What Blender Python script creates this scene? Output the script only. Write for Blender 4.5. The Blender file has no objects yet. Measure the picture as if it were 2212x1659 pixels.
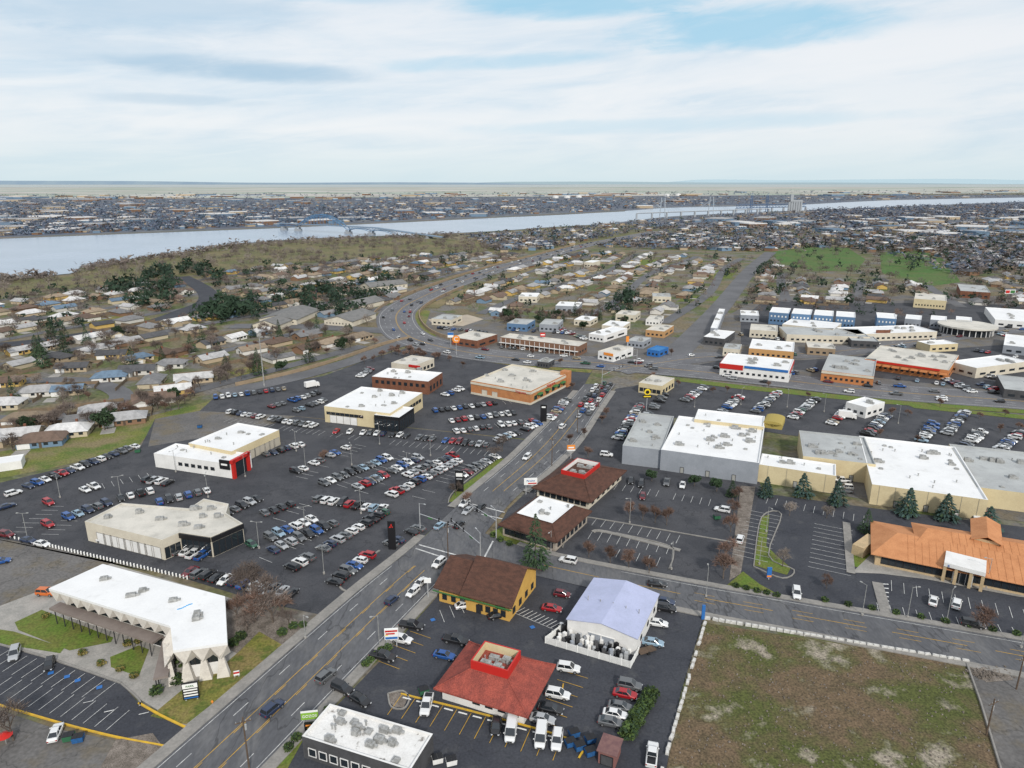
import bpy, math, random
import numpy as np
from mathutils import Vector, Matrix
random.seed(7); rng=np.random.RandomState(5)
C=bpy.context.scene.collection
CAMH=95.0; FP=1495.0; PW,PH=2212.0,1659.0; PITCH=math.radians(16.2)
cp,sp=math.cos(PITCH),math.sin(PITCH)
def P(px,py,z=0.0):
    u=(px-PW/2)/FP; v=(PH/2-py)/FP
    dz=v*cp-sp; dy=cp+v*sp
    t=(z-CAMH)/dz
    return Vector((u*t,dy*t,z))
def proj(x,y,z=0):
    dz=z-CAMH
    f=y*cp-dz*sp; up=y*sp+dz*cp
    return (PW/2+FP*x/f, PH/2-FP*up/f)
def inpoly(x,y,poly):
    c=False;j=len(poly)-1
    for i in range(len(poly)):
        xi,yi=poly[i];xj,yj=poly[j]
        if (yi>y)!=(yj>y) and x<(xj-xi)*(y-yi)/(yj-yi)+xi: c=not c
        j=i
    return c
# ---------------------------------------------------------------- materials
MATS={}
def nn(nt,t,**k):
    n=nt.nodes.new(t)
    for a,b in k.items(): setattr(n,a,b)
    return n
def M(name,c1,c2=None,scale=0.15,rough=0.85,metal=0.0,grain=0.0,gscale=3.0,c3=None,s3=0.02,lo=.4,hi=.6,rand=0.0,coat=0,crack=0,spec=.3,stretch=None,l3=.48,h3=.62,c4=None,s4=.03,l4=.5,h4=.56):
    if name in MATS: return MATS[name]
    m=bpy.data.materials.new(name); m.use_nodes=True; nt=m.node_tree
    b=nt.nodes['Principled BSDF']; L=nt.links.new
    b.inputs['Roughness'].default_value=rough; b.inputs['Metallic'].default_value=metal
    b.inputs['Specular IOR Level'].default_value=spec
    if coat: b.inputs['Coat Weight'].default_value=coat; b.inputs['Coat Roughness'].default_value=.08
    b.inputs['Base Color'].default_value=(*c1,1)
    if c2 or grain or c3 or rand or crack:
        tc=nn(nt,'ShaderNodeTexCoord'); vec=tc.outputs['Object']
        if stretch:
            mp=nn(nt,'ShaderNodeMapping'); mp.inputs['Scale'].default_value=stretch[:3]
            if len(stretch)>3: mp.inputs['Rotation'].default_value=(0,0,stretch[3])
            L(vec,mp.inputs['Vector']); vec=mp.outputs[0]
        rgb=nn(nt,'ShaderNodeRGB'); rgb.outputs[0].default_value=(*c1,1); out=rgb.outputs[0]
        def mixin(out,col,sc,lo,hi,det=5):
            n=nn(nt,'ShaderNodeTexNoise'); n.inputs['Scale'].default_value=sc; n.inputs['Detail'].default_value=det; n.inputs['Roughness'].default_value=.62
            L(vec,n.inputs['Vector'])
            mr=nn(nt,'ShaderNodeMapRange'); mr.inputs['From Min'].default_value=lo; mr.inputs['From Max'].default_value=hi
            L(n.outputs['Fac'],mr.inputs['Value'])
            mx=nn(nt,'ShaderNodeMix',data_type='RGBA'); L(mr.outputs[0],mx.inputs['Factor']); L(out,mx.inputs['A']); mx.inputs['B'].default_value=(*col,1)
            return mx.outputs['Result']
        def scl(out,fac):
            mx=nn(nt,'ShaderNodeVectorMath',operation='SCALE'); L(out,mx.inputs[0]); L(fac,mx.inputs['Scale']); return mx.outputs[0]
        if c2: out=mixin(out,c2,scale,lo,hi)
        if c4: out=mixin(out,c4,s4,l4,h4,7)
        if c3: out=mixin(out,c3,s3,l3,h3)
        if grain:
            n=nn(nt,'ShaderNodeTexNoise'); n.inputs['Scale'].default_value=gscale; n.inputs['Detail'].default_value=4
            L(vec,n.inputs['Vector'])
            mr=nn(nt,'ShaderNodeMapRange'); mr.inputs['From Min'].default_value=.3; mr.inputs['From Max'].default_value=.7
            mr.inputs['To Min'].default_value=1-grain; mr.inputs['To Max'].default_value=1+grain
            L(n.outputs['Fac'],mr.inputs['Value']); out=scl(out,mr.outputs[0])
        if crack:
            vo=nn(nt,'ShaderNodeTexVoronoi',feature='DISTANCE_TO_EDGE'); vo.inputs['Scale'].default_value=.09
            nz=nn(nt,'ShaderNodeTexNoise'); nz.inputs['Scale'].default_value=.25; nz.inputs['Detail'].default_value=3
            L(vec,nz.inputs['Vector'])
            ad=nn(nt,'ShaderNodeVectorMath',operation='MULTIPLY_ADD'); L(nz.outputs['Color'],ad.inputs[0]); ad.inputs[1].default_value=(7,7,7); L(vec,ad.inputs[2])
            L(ad.outputs[0],vo.inputs['Vector'])
            mr=nn(nt,'ShaderNodeMapRange'); mr.inputs['From Min'].default_value=.004; mr.inputs['From Max'].default_value=.014
            mr.inputs['To Min'].default_value=1-crack; mr.inputs['To Max'].default_value=1
            L(vo.outputs['Distance'],mr.inputs['Value']); out=scl(out,mr.outputs[0])
        if rand:
            oi=nn(nt,'ShaderNodeObjectInfo')
            mr=nn(nt,'ShaderNodeMapRange'); mr.inputs['To Min'].default_value=1-rand; mr.inputs['To Max'].default_value=1+rand
            L(oi.outputs['Random'],mr.inputs['Value']); out=scl(out,mr.outputs[0])
        L(out,b.inputs['Base Color'])
    MATS[name]=m; return m
m_ground=M('suburb_ground',(.155,.125,.075),(.085,.105,.034),.03,grain=.35,gscale=.6,c3=(.15,.14,.13),s3=.045,lo=.45,hi=.58)
m_hazyland=M('hazy_far_land',(.085,.10,.135),(.13,.14,.155),.006,grain=.35,gscale=.05,c3=(.19,.185,.175),s3=.003,l3=.56,h3=.66)  # bluish tones are distance haze mixed into the ground colour
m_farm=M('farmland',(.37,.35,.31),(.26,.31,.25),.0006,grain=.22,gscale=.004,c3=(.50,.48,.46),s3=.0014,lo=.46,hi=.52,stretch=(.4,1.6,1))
m_asph=M('lot_asphalt',(.054,.056,.064),(.069,.070,.077),.05,grain=.18,gscale=2.5,c3=(.045,.047,.054),s3=.11,crack=.3,rough=.9)
m_asphn=M('fresh_asphalt',(.041,.044,.054),(.053,.056,.066),.08,grain=.18,gscale=2.5,c3=(.068,.070,.076),s3=.2,l3=.55,h3=.7,rough=.9,crack=.2)
m_road=M('road_asphalt',(.112,.114,.122),(.090,.092,.10),.06,grain=.14,gscale=2,c3=(.13,.13,.134),s3=.2,crack=.35,stretch=(1,.35,1,-.45))
m_hwy=M('highway_asphalt',(.15,.15,.158),(.12,.12,.128),.05,grain=.12,gscale=1)
m_street=M('street_asphalt',(.135,.135,.142),(.105,.105,.11),.05,grain=.12,gscale=1)
m_oldasph=M('old_asphalt',(.15,.143,.138),(.112,.107,.104),.06,grain=.2,gscale=1.5,c3=(.14,.12,.09),s3=.09,crack=.3)
m_conc=M('concrete',(.34,.32,.295),(.27,.26,.24),.3,grain=.12,gscale=3)
m_kerb=M('sidewalk_concrete',(.27,.255,.235),(.22,.21,.195),.3,grain=.12,gscale=2)
m_grass=M('lawn',(.165,.16,.035),(.20,.155,.06),.12,grain=.35,gscale=2.2,c3=(.09,.115,.022),s3=.3)
m_green=M('bright_lawn',(.10,.155,.022),(.13,.14,.032),.2,grain=.3,gscale=2)
m_park=M('park_lawn_grass',(.055,.125,.022),(.085,.12,.032),.03,grain=.3,gscale=.4)
m_weed=M('weedy_ground',(.145,.155,.035),(.19,.155,.08),.08,grain=.4,gscale=1.6,c3=(.09,.13,.025),s3=.06)
m_dirt=M('vacant_dirt',(.135,.094,.056),(.10,.075,.042),.25,grain=.5,gscale=2.6,c3=(.27,.235,.185),s3=.10,lo=.42,hi=.6,l3=.56,h3=.66,c4=(.072,.082,.022),s4=.05,l4=.47,h4=.57)
m_gravel=M('gravel',(.21,.18,.155),(.13,.11,.092),.5,grain=.45,gscale=5)
m_parkg=M('park_ground',(.17,.14,.07),(.11,.115,.045),.02,grain=.3,gscale=.3)
m_wpaint=M('white_road_paint',(.62,.62,.60),(.40,.40,.40),.8,grain=.15)
m_ypaint=M('yellow_road_paint',(.58,.33,.03),(.40,.25,.05),.8)
m_ykerb=M('yellow_kerb_paint',(.65,.40,.03),(.5,.32,.05),.8)
m_white=M('white_wall',(.74,.73,.71),(.66,.65,.63),.25,grain=.04,rough=.7)
m_cream=M('cream_wall',(.60,.51,.32),(.54,.45,.28),.2,grain=.05)
m_beige=M('beige_wall',(.60,.55,.45),(.53,.48,.39),.2,grain=.05)
m_wroof=M('white_membrane_roof',(.76,.76,.755),(.69,.69,.69),.12,grain=.03,c3=(.60,.595,.58),s3=.3,rough=.6,lo=.42,hi=.7,l3=.58,h3=.78)
m_oroof=M('worn_pale_roof',(.60,.57,.51),(.50,.48,.43),.12,grain=.06,c3=(.40,.38,.34),s3=.3,l3=.55,h3=.75)
m_groof=M('grey_membrane_roof',(.42,.435,.43),(.35,.36,.36),.1,grain=.06,c3=(.30,.31,.31),s3=.25,l3=.55,h3=.75)
m_glass=M('dark_window_glass',(.018,.024,.03),rough=.08,spec=.8)
m_frame=M('dark_metal_frame',(.05,.05,.055),rough=.4,metal=.4)
m_lmetal=M('light_metal',(.50,.51,.52),(.40,.41,.42),1,rough=.45,metal=.3)
m_hvac=M('hvac_metal',(.40,.40,.39),(.26,.26,.25),1.2,rough=.55,metal=.2)
m_brick=M('orange_brick',(.48,.21,.085),(.40,.17,.07),.5,grain=.15,gscale=6)
m_brown=M('brown_brick',(.20,.085,.05),(.15,.065,.04),.5,grain=.2,gscale=6)
m_bshingle=M('brown_shingle',(.098,.046,.032),(.066,.033,.024),.6,grain=.3,gscale=5,stretch=(1,1,4))
m_rtile=M('red_roof_tile',(.30,.070,.050),(.21,.052,.040),.5,grain=.35,gscale=5)
m_otile=M('orange_metal_roof',(.52,.235,.105),(.45,.195,.085),.3,grain=.12,gscale=4)
m_red=M('red_panel',(.48,.025,.02),rough=.4)
m_yellow=M('yellow_wall',(.60,.36,.09),(.54,.32,.08),.4,grain=.05)
m_greent=M('green_trim',(.05,.16,.05))
m_lilac=M('pale_bluish_metal_roof',(.42,.45,.62),(.38,.41,.56),.2,grain=.05,rough=.5)
m_black=M('black_panel',(.015,.015,.017),rough=.35)
m_dgrey=M('charcoal_wall',(.075,.075,.08),(.06,.06,.063),.4,grain=.08)
m_mgrey=M('grey_wall',(.29,.31,.345),(.25,.27,.30),.2,grain=.05)
m_blue=M('blue_panel',(.03,.14,.40),rough=.5)
m_bluest=M('blue_steel',(.10,.22,.37),(.09,.19,.32),.05,rough=.6)
m_bdeck=M('bridge_deck_paint',(.17,.23,.30))
m_paleconc=M('hazy_concrete',(.33,.35,.37))  # concrete colour paled and blued to carry distance haze
m_orange=M('orange_panel',(.72,.25,.04))
m_signg=M('sign_green',(.22,.42,.05))
m_signw=M('sign_white',(.76,.76,.74))
m_wood=M('weathered_wood',(.12,.085,.06),(.085,.06,.045),1)
m_gfence=M('garden_fence_wood',(.21,.15,.10),(.15,.12,.085),.5)
m_purpleb=M('slate_blue_siding',(.10,.18,.30))
m_tanw=M('tan_wall',(.30,.225,.15),(.25,.19,.13),.3)
ZL=[0.02]
def zl():
    ZL[0]+=.003; return ZL[0]
class MB:
    def __init__(s): s.v=[];s.f=[];s.m=[]
    def add(s,v,f,m=0):
        o=len(s.v); s.v+= [tuple(p) for p in v]; s.f+=[tuple(i+o for i in q) for q in f]; s.m+=[m]*len(f)
    def box(s,cx,cy,z0,z1,lx,ly,rot=0,m=0,tap=1.0):
        c,n=math.cos(rot),math.sin(rot); v=[]
        for z,k in ((z0,1),(z1,tap)):
            for a,b in ((-1,-1),(1,-1),(1,1),(-1,1)):
                x=a*lx/2*k;y=b*ly/2*k; v.append((cx+x*c-y*n,cy+x*n+y*c,z))
        s.add(v,[(3,2,1,0),(4,5,6,7),(0,1,5,4),(1,2,6,5),(2,3,7,6),(3,0,4,7)],m)
    def prism(s,pts,z0,z1,m=0,top=True,bot=False):
        n=len(pts); A=sum(pts[i][0]*pts[(i+1)%n][1]-pts[(i+1)%n][0]*pts[i][1] for i in range(n))
        if A<0: pts=pts[::-1]
        v=[(p[0],p[1],z0) for p in pts]+[(p[0],p[1],z1) for p in pts]
        f=[(i,(i+1)%n,n+(i+1)%n,n+i) for i in range(n)]
        if top: f.append(tuple(range(n,2*n)))
        if bot: f.append(tuple(range(n-1,-1,-1)))
        s.add(v,f,m)
    def tube(s,a,b,r,n=6,r2=None,m=0,caps=True):
        a=Vector(a);b=Vector(b);d=(b-a)
        if d.length<1e-6: return
        d.normalize(); r2=r if r2 is None else r2
        u=d.cross(Vector((0,0,1)) if abs(d.z)<.9 else Vector((1,0,0))).normalized(); w=d.cross(u)
        v=[]
        for c,rr in ((a,r),(b,r2)):
            for i in range(n):
                t=2*math.pi*i/n; v.append(c+u*math.cos(t)*rr+w*math.sin(t)*rr)
        f=[(i,(i+1)%n,n+(i+1)%n,n+i) for i in range(n)]
        if caps: f+=[tuple(range(n-1,-1,-1)),tuple(range(n,2*n))]
        s.add(v,f,m)
def meshof(name,mb,mats,org=(0,0,0)):
    me=bpy.data.meshes.new(name); o=org
    me.from_pydata([(x-o[0],y-o[1],z-o[2]) for x,y,z in mb.v],[],mb.f)
    if not isinstance(mats,(list,tuple)): mats=[mats]
    for m in mats: me.materials.append(m)
    if len(mats)>1: me.polygons.foreach_set('material_index',mb.m)
    me.update(); return me
def link(name,me,parent=None,label=None):
    o=bpy.data.objects.new(name,me); C.objects.link(o)
    if parent: o.parent=parent
    if label: o['label']=label
    return o
def thing(name,label,cat,loc=(0,0,0),group=None,rot=0):
    o=bpy.data.objects.new(name,None); C.objects.link(o); o.location=loc; o.rotation_euler=(0,0,rot); o.empty_display_size=.5
    o['label']=label;o['category']=cat
    if group:o['group']=group
    return o
def root_of(o):
    while o.parent:o=o.parent
    return o
def part(name,mb,mats,parent,label=None):
    return link(name,meshof(name,mb,mats,root_of(parent).location),parent,label)
def single(name,mb,mats,label,cat,org,group=None):
    o=link(name,meshof(name,mb,mats,org)); o.location=org; o['label']=label;o['category']=cat
    if group:o['group']=group
    return o
def struct(name,mb,mats):
    o=link(name,meshof(name,mb,mats)); o['kind']='structure'; return o
def area(name,pts,mat,z=None,world=False):
    z=zl() if z is None else z
    mb=MB(); w=[(p[0],p[1]) if world else tuple(P(*p))[:2] for p in pts]
    n=len(w); A=sum(w[i][0]*w[(i+1)%n][1]-w[(i+1)%n][0]*w[i][1] for i in range(n))
    if A<0:w=w[::-1]
    mb.add([(x,y,z) for x,y in w],[tuple(range(n))])
    return struct(name,mb,mat)
def smooth(pts,k=6):
    out=[];n=len(pts)
    for i in range(n-1):
        p0=pts[max(i-1,0)];p1=pts[i];p2=pts[i+1];p3=pts[min(i+2,n-1)]
        for j in range(k):
            t=j/k
            out.append(.5*((2*p1)+(p2-p0)*t+(2*p0-5*p1+4*p2-p3)*t*t+(3*p1-p0-3*p2+p3)*t**3))
    out.append(pts[-1]); return out
def offset(line,d):
    out=[]
    for i,p in enumerate(line):
        a=line[max(i-1,0)];b=line[min(i+1,len(line)-1)]
        t=(b-a).normalized(); out.append(Vector((p.x-t.y*d,p.y+t.x*d,p.z)))
    return out
def strip(mb,L,R,z,m=0):
    n=len(L); v=[(p.x,p.y,z) for p in L]+[(p.x,p.y,z) for p in R]
    mb.add(v,[(i,n+i,n+i+1,i+1) for i in range(n-1)],m)
def solidstrip(mb,L,R,z,m=0):
    strip(mb,L,R,z,m)
    for S in (L,R):
        n=len(S); mb.add([(p.x,p.y,0) for p in S]+[(p.x,p.y,z) for p in S],[(i,i+1,n+i+1,n+i) for i in range(n-1)],m)
ORD=['first','second','third','fourth','fifth','sixth','seventh','eighth','ninth','tenth','eleventh','twelfth','thirteenth','fourteenth','fifteenth','sixteenth','seventeenth','eighteenth','nineteenth']
def ordn(i):
    if i<19:return ORD[i]
    t=['twenty','thirty','forty','fifty','sixty','seventy','eighty','ninety'][(i+1)//10-2]; r=(i+1)%10
    return t[:-1]+'ieth' if r==0 else t+'-'+ORD[r-1]
# ================================================================ GROUND
mb=MB(); mb.add([(-90000,-300,0),(90000,-300,0),(90000,90000,0),(-90000,90000,0)],[(0,1,2,3)]); struct('ground',mb,m_ground)
area('hazy_far_land',[(-900,552),(0,515),(1300,480),(1450,492),(1700,495),(2212,500),(3300,505),(3300,420),(1106,422),(-1000,428)],m_hazyland,.04)
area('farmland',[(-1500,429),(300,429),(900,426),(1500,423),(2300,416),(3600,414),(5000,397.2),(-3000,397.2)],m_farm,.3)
area('hazy_plain',[(-1500,405),(3600,404),(6000,396.4),(-4000,396.4)],M('hazy_plain_ground',(.33,.38,.39),(.40,.42,.40),.0003,stretch=(.3,1.5,1)),1.5)  # horizon haze painted as a paler, bluer ground colour
RIV=[(-300,525),(0,515),(300,503),(600,492),(900,478),(1200,465),(1350,456),(1450,449),(1600,446),(1740,442),(1850,436),(2000,431),(2400,424),(2400,432),(2212,436),(1950,446),(1800,452),(1700,456),(1560,462),(1450,468),(1360,478),(1290,485),(1190,491),(1080,499),(980,504),(860,509),(740,513),(620,519),(500,529),(380,547),(280,560),(180,577),(150,592),(0,602),(-300,640)]
m_water=M('river_water',(.22,.28,.36),(.26,.32,.41),.01,rough=.2,spec=.65)
nt=m_water.node_tree; bb=nt.nodes['Principled BSDF']
tc=nn(nt,'ShaderNodeTexCoord'); n_=nn(nt,'ShaderNodeTexNoise'); n_.inputs['Scale'].default_value=.12; n_.inputs['Detail'].default_value=5; nt.links.new(tc.outputs['Object'],n_.inputs['Vector'])
bp=nn(nt,'ShaderNodeBump'); bp.inputs['Strength'].default_value=.2; bp.inputs['Distance'].default_value=.6; nt.links.new(n_.outputs['Fac'],bp.inputs['Height']); nt.links.new(bp.outputs[0],bb.inputs['Normal'])
rv=smooth([P(*p) for p in RIV]+[P(*RIV[0])],4)
area('river',[(p.x,p.y) for p in rv],m_water,.5,world=True)
area('far_riverbank',[(-300,523),(0,513),(600,490.5),(900,476.5),(1350,454.5),(1350,457),(900,479.5),(600,493.5),(0,516.5),(-300,527)],M('river_bank_earth',(.15,.13,.11),(.10,.11,.10),.01),.55)
area('riverside_park',[(-200,640),(0,605),(150,595),(190,578),(500,531),(620,521),(980,507),(1190,494),(1500,508),(1180,545),(760,556),(600,575),(0,640)],m_parkg,.05)
area('sandy_river_margin',[(905,512),(1080,502),(1200,494),(1300,488),(1370,490),(1250,508),(1100,514),(1000,520)],M('dry_margin',(.22,.19,.12),(.15,.14,.075),.01,grain=.2,gscale=.1),.06)
GP1=[(1660,545),(1740,535),(1830,535),(1870,560),(1850,585),(1760,585),(1690,570)]
GP2=[(1900,545),(1990,542),(2045,562),(2075,610),(2010,618),(1950,600),(1905,590)]
area('park_lawn',GP1,m_park,.07); area('cemetery_lawn',GP2,m_park,.075)
for q in ([(1480,640),(1570,640),(1560,650),(1460,652)],[(1130,720),(1200,716),(1220,728),(1150,730)],[(1340,565),(1420,560),(1400,580),(1330,582)],[(1520,590),(1600,575),(1580,600),(1510,605)],[(150,690),(300,680),(330,690),(200,705)],[(520,650),(620,640),(640,655),(540,668)],[(430,560),(560,540),(600,552),(470,575)],[(30,850),(110,838),(120,850),(40,862)],[(300,770),(400,760),(410,772),(310,785)],[(620,745),(700,735),(720,748),(640,760)],[(480,800),(560,790),(600,800),(520,815)]):
    area('lawn_patch',q,m_green if q[0][0]>1000 else m_grass,None)
def ridge(name,x0,x1,dist,hmax,mat,seed):
    mb=MB(); n=70; r=random.Random(seed); ph=[r.uniform(0,6) for _ in range(6)]; v=[]
    for i in range(n+1):
        t=i/n; x=x0+(x1-x0)*t; h=0
        for k in range(6): h+=math.sin(t*(3+k*4.3)+ph[k])/(k+1.3)
        h=hmax*max(.12,(.55+.3*h))*min(1,8*t,8*(1-t))
        v+=[(x,dist,-5),(x,dist+600,h),(x,dist+9000,-5)]
    f=[]
    for i in range(n): a=3*i; f+=[(a,a+3,a+4,a+1),(a+1,a+4,a+5,a+2)]
    mb.add(v,f); struct(name,mb,mat)
ridge('distant_hills',-45000,4000,42000,230,M('haze_blue_hill',(.19,.26,.33),(.23,.30,.35),.0004),1)  # colours of all these hills have the blue of distance haze baked in
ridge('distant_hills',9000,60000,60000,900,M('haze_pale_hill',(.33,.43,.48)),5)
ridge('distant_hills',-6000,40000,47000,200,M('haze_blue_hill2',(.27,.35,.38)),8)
area('grass_strip',[(-60,1045),(-60,985),(130,955),(330,897),(475,862),(500,868),(430,892),(345,905),(300,962),(120,1010)],m_weed)
LOTA=[(-80,1062),(300,972),(335,905),(430,890),(640,900),(1180,955),(1098,1005),(1003,1085),(890,1180),(760,1293),(700,1330),(560,1300),(400,1250),(110,1182),(-80,1150)]
area('dealership_lot',LOTA,m_asph)
area('side_yard',[(-80,1150),(110,1182),(330,1237),(250,1215),(100,1272),(0,1330),(-80,1350)],m_oldasph)
LOTB=[(430,889),(470,853),(700,812),(800,775),(880,752),(1000,770),(1280,800),(1262,832),(1180,953),(640,899)]
area('north_dealership_lot',LOTB,m_asph)
area('pale_lot',[(335,905),(430,888),(640,899),(560,925),(320,965)],m_oldasph)
area('restaurant_lot',[(1098,1100),(1215,990),(1300,975),(1350,1000),(1640,1040),(1645,1055),(1590,1285),(1400,1240),(1180,1200),(1060,1165)],m_asph)
area('shopping_lot',[(1255,950),(1330,840),(1445,822),(2300,905),(2300,1000),(1700,940),(1440,900),(1350,1010),(1215,992)],m_asph)
area('service_alley',[(1350,995),(1640,1040),(1900,1085),(2300,1140),(2300,1050),(2000,1020),(1700,1000),(1400,960)],m_oldasph)
area('bank_lot',[(1590,1290),(1640,1065),(1900,1100),(2300,1150),(2300,1400),(1720,1300)],m_asphn)
area('restaurant_row_lot',[(500,1760),(820,1430),(935,1300),(1010,1215),(1160,1235),(1420,1305),(1520,1335),(1470,1500),(1420,1760)],m_asphn)
area('office_forecourt',[(-80,1340),(240,1218),(490,1290),(660,1350),(610,1400),(400,1570),(300,1510),(260,1478),(-80,1390)],m_conc)
area('office_lot',[(-90,1372),(0,1395),(90,1420),(262,1477),(300,1520),(402,1572),(350,1612),(260,1592),(120,1562),(-90,1495)],m_asphn)
area('lower_left_lot',[(-90,1505),(120,1575),(250,1600),(330,1640),(240,1760),(-90,1760)],m_oldasph)
area('commercial_ground',[(860,745),(1000,770),(1300,800),(1700,835),(2300,905),(2300,720),(2212,640),(1650,640),(1480,730),(1270,715),(1080,700),(930,670),(870,700)],m_oldasph)
area('commercial_lot',[(1500,790),(1740,800),(2300,860),(2300,735),(1900,765),(1740,778),(1560,778)],m_asph)
area('commercial_lot',[(1600,745),(1900,735),(2300,700),(2300,660),(1650,650),(1600,690)],m_asph)
area('vacant_lot',[(1518,1345),(2085,1435),(2115,1520),(2185,1760),(1415,1760)],m_dirt)
area('vacant_lot_edge',[(2088,1437),(2300,1470),(2300,1760),(2190,1760),(2120,1520)],m_oldasph)
area('gravel_bed',[(480,1300),(560,1300),(668,1352),(560,1440),(490,1400)],m_gravel)
area('front_lawn',[(325,1548),(395,1490),(480,1440),(520,1405),(560,1365),(612,1395),(600,1410),(402,1566)],m_grass)
area('courtyard_lawn',[(32,1345),(90,1318),(245,1378),(240,1388),(150,1406),(40,1362)],m_green)
area('courtyard_lawn',[(238,1420),(300,1395),(322,1404),(300,1462),(240,1442)],m_green)
area('courtyard_lawn',[(-60,1352),(30,1365),(140,1400),(130,1412),(-60,1382)],m_green)
area('kerb_lawn',[(968,1085),(985,1060),(1040,1020),(1075,990),(1100,993),(1000,1083)],m_green)
area('kerb_lawn',[(1060,1150),(1105,1130),(1130,1165),(1185,1188),(1170,1200),(1065,1172)],m_green)
area('kerb_lawn',[(1570,1265),(1605,1235),(1640,1262),(1690,1290),(1690,1300),(1575,1278)],m_green)
area('kerb_lawn',[(780,1440),(840,1395),(850,1400),(790,1450)],m_green)
area('kerb_lawn',[(575,1659),(640,1590),(655,1600),(600,1700),(560,1700)],m_green)
area('kerb_island',[(1575,1255),(1600,1050),(1632,1052),(1600,1240)],m_gravel)
area('bank_lawn',[(1628,1222),(1645,1118),(1662,1112),(1655,1180),(1708,1228),(1700,1243)],m_green)
area('bank_lawn',[(1840,1195),(1900,1200),(1990,1235),(1990,1250),(1845,1225)],m_green)
area('bank_lawn',[(1760,1300),(1900,1325),(2212,1380),(2300,1397),(2300,1410),(2212,1392),(1760,1312)],m_grass)
area('bank_plaza',[(1840,1238),(1885,1195),(2040,1228),(2212,1260),(2300,1300),(2200,1290),(2000,1252),(1900,1240)],m_conc)
area('gravel_corner',[(2090,1437),(2170,1450),(2190,1470),(2130,1475)],m_gravel)
area('roadside_lawn',[(1470,818),(1600,832),(1900,862),(2300,888),(2300,900),(1900,872),(1600,841),(1465,824)],m_green)
area('roadside_lawn',[(1960,875),(2300,905),(2300,915),(1975,882)],m_green)
area('roadside_lawn',[(1030,772),(1150,790),(1280,800),(1275,806),(1150,796),(1020,778)],m_grass)
area('roadside_lawn',[(868,700),(905,668),(930,672),(920,700),(945,730),(900,735)],m_weed)
area('concrete_apron',[(925,690),(1010,680),(1045,690),(1000,705),(935,700)],M('pale_apron',(.42,.36,.28),(.36,.31,.25),.1))
area('kidney_island',[(836,1500),(848,1495),(870,1498),(880,1510),(872,1530),(852,1528),(838,1515)],m_gravel)
area('gravel_bank',[(250,1600),(330,1585),(350,1612),(330,1640),(260,1680),(200,1690)],m_gravel)
# ---- roads
EDG=[(1800,172,430),(1720,265,507),(1659,335,565),(1480,541,736),(1285,765,923),(1180,895,1025),(1080,1003,1110),(1000,1098,1200),(950,1150,1248),(880,1218,1295),(830,1262,1330)]
Lp=smooth([P(a,y) for y,a,b in EDG],5); Rp=smooth([P(b,y) for y,a,b in EDG],5)
ZR=.20
mb=MB(); strip(mb,Lp,Rp,ZR); struct('main_road',mb,m_road)
CT=[(1000,1135),(1060,1158),(1200,1203),(1500,1262),(1700,1297),(2212,1386),(2400,1420)]
CB=[(960,1215),(1050,1215),(1150,1243),(1500,1320),(1700,1357),(2085,1430),(2400,1492)]
ct=smooth([P(*p) for p in CT],4); cb=smooth([P(*p) for p in CB],4)
mb=MB(); strip(mb,cb,ct,ZR-.01); struct('cross_street',mb,m_road)
mb=MB()
ol=offset(Lp,2.6); orr=offset(Rp,-2.4)
def seg(A,B,i,j,z): solidstrip(mb,A[i:j],B[i:j],z)
seg(Lp,ol,0,27,.33); seg(Lp,ol,29,len(Lp)-2,.33)
seg(Rp,orr,0,24,.33); seg(Rp,orr,31,len(Rp)-2,.33)
seg(ct,offset(ct,1.8),6,len(ct),.33); seg(cb,offset(cb,-1.8),10,len(cb),.33)
struct('pavement',mb,m_kerb)
HW=[(2500,898),(2212,868),(1900,845),(1600,812),(1300,785),(1120,775),(985,757),(890,730),(858,700),(862,672),(905,645),(980,614),(1080,580),(1180,553),(1280,527),(1420,500)]
hw=smooth([P(*p) for p in HW],6)
ZH=.23
mb=MB(); strip(mb,offset(hw,14),offset(hw,-14),ZH); struct('highway',mb,m_hwy)
RB=[(1330,800),(1420,785),(1520,772),(1640,768),(1780,762),(1930,745),(2090,722),(2300,700)]
rb=smooth([P(*p) for p in RB],5); mb=MB(); strip(mb,offset(rb,10),offset(rb,-10),ZH-.01); struct('side_road',mb,m_hwy)
RC=[(1435,785),(1490,735),(1560,660),(1620,585),(1665,545)]
rc=smooth([P(*p) for p in RC],5); mb=MB(); strip(mb,offset(rc,8),offset(rc,-8),ZH-.015); struct('residential_avenue',mb,m_street)
DK=[(392,598),(440,625),(448,650),(400,672),(335,695),(250,712),(60,740),(-100,752)]
dk=smooth([P(*p) for p in DK],6); mb=MB(); strip(mb,offset(dk,8),offset(dk,-8),ZH-.02); struct('curving_road',mb,m_asphn)
FR=[(-100,905),(60,905),(200,890),(262,852),(170,822),(0,826),(-100,830)]
fr=smooth([P(*p) for p in FR],6); mb=MB(); strip(mb,offset(fr,5),offset(fr,-5),ZH-.025); struct('suburban_street',mb,m_street)
FB=[(480,850),(640,815),(760,780),(850,748),(905,735)]
fb=smooth([P(*p) for p in FB],6); mb=MB(); strip(mb,offset(fb,6),offset(fb,-6),ZH-.03); struct('frontage_road',mb,m_street)
FC=[(500,705),(640,705),(780,712),(880,718)]
fc=smooth([P(*p) for p in FC],6); mb=MB(); strip(mb,offset(fc,8),offset(fc,-8),ZH-.035); struct('link_road',mb,m_street)
ml=smooth([P(*p) for p in [(930,665),(1000,632),(1090,600),(1190,565)]],5); mb=MB(); strip(mb,offset(ml,6),offset(ml,-6),.19)
struct('dry_embankment',mb,M('dry_grass',(.22,.17,.09),(.15,.13,.06),.05,grain=.2,gscale=.5))
ROADS=[(hw,19),(rb,14),(rc,11),(dk,11),(fr,8),(fb,9),(fc,11)]
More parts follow.
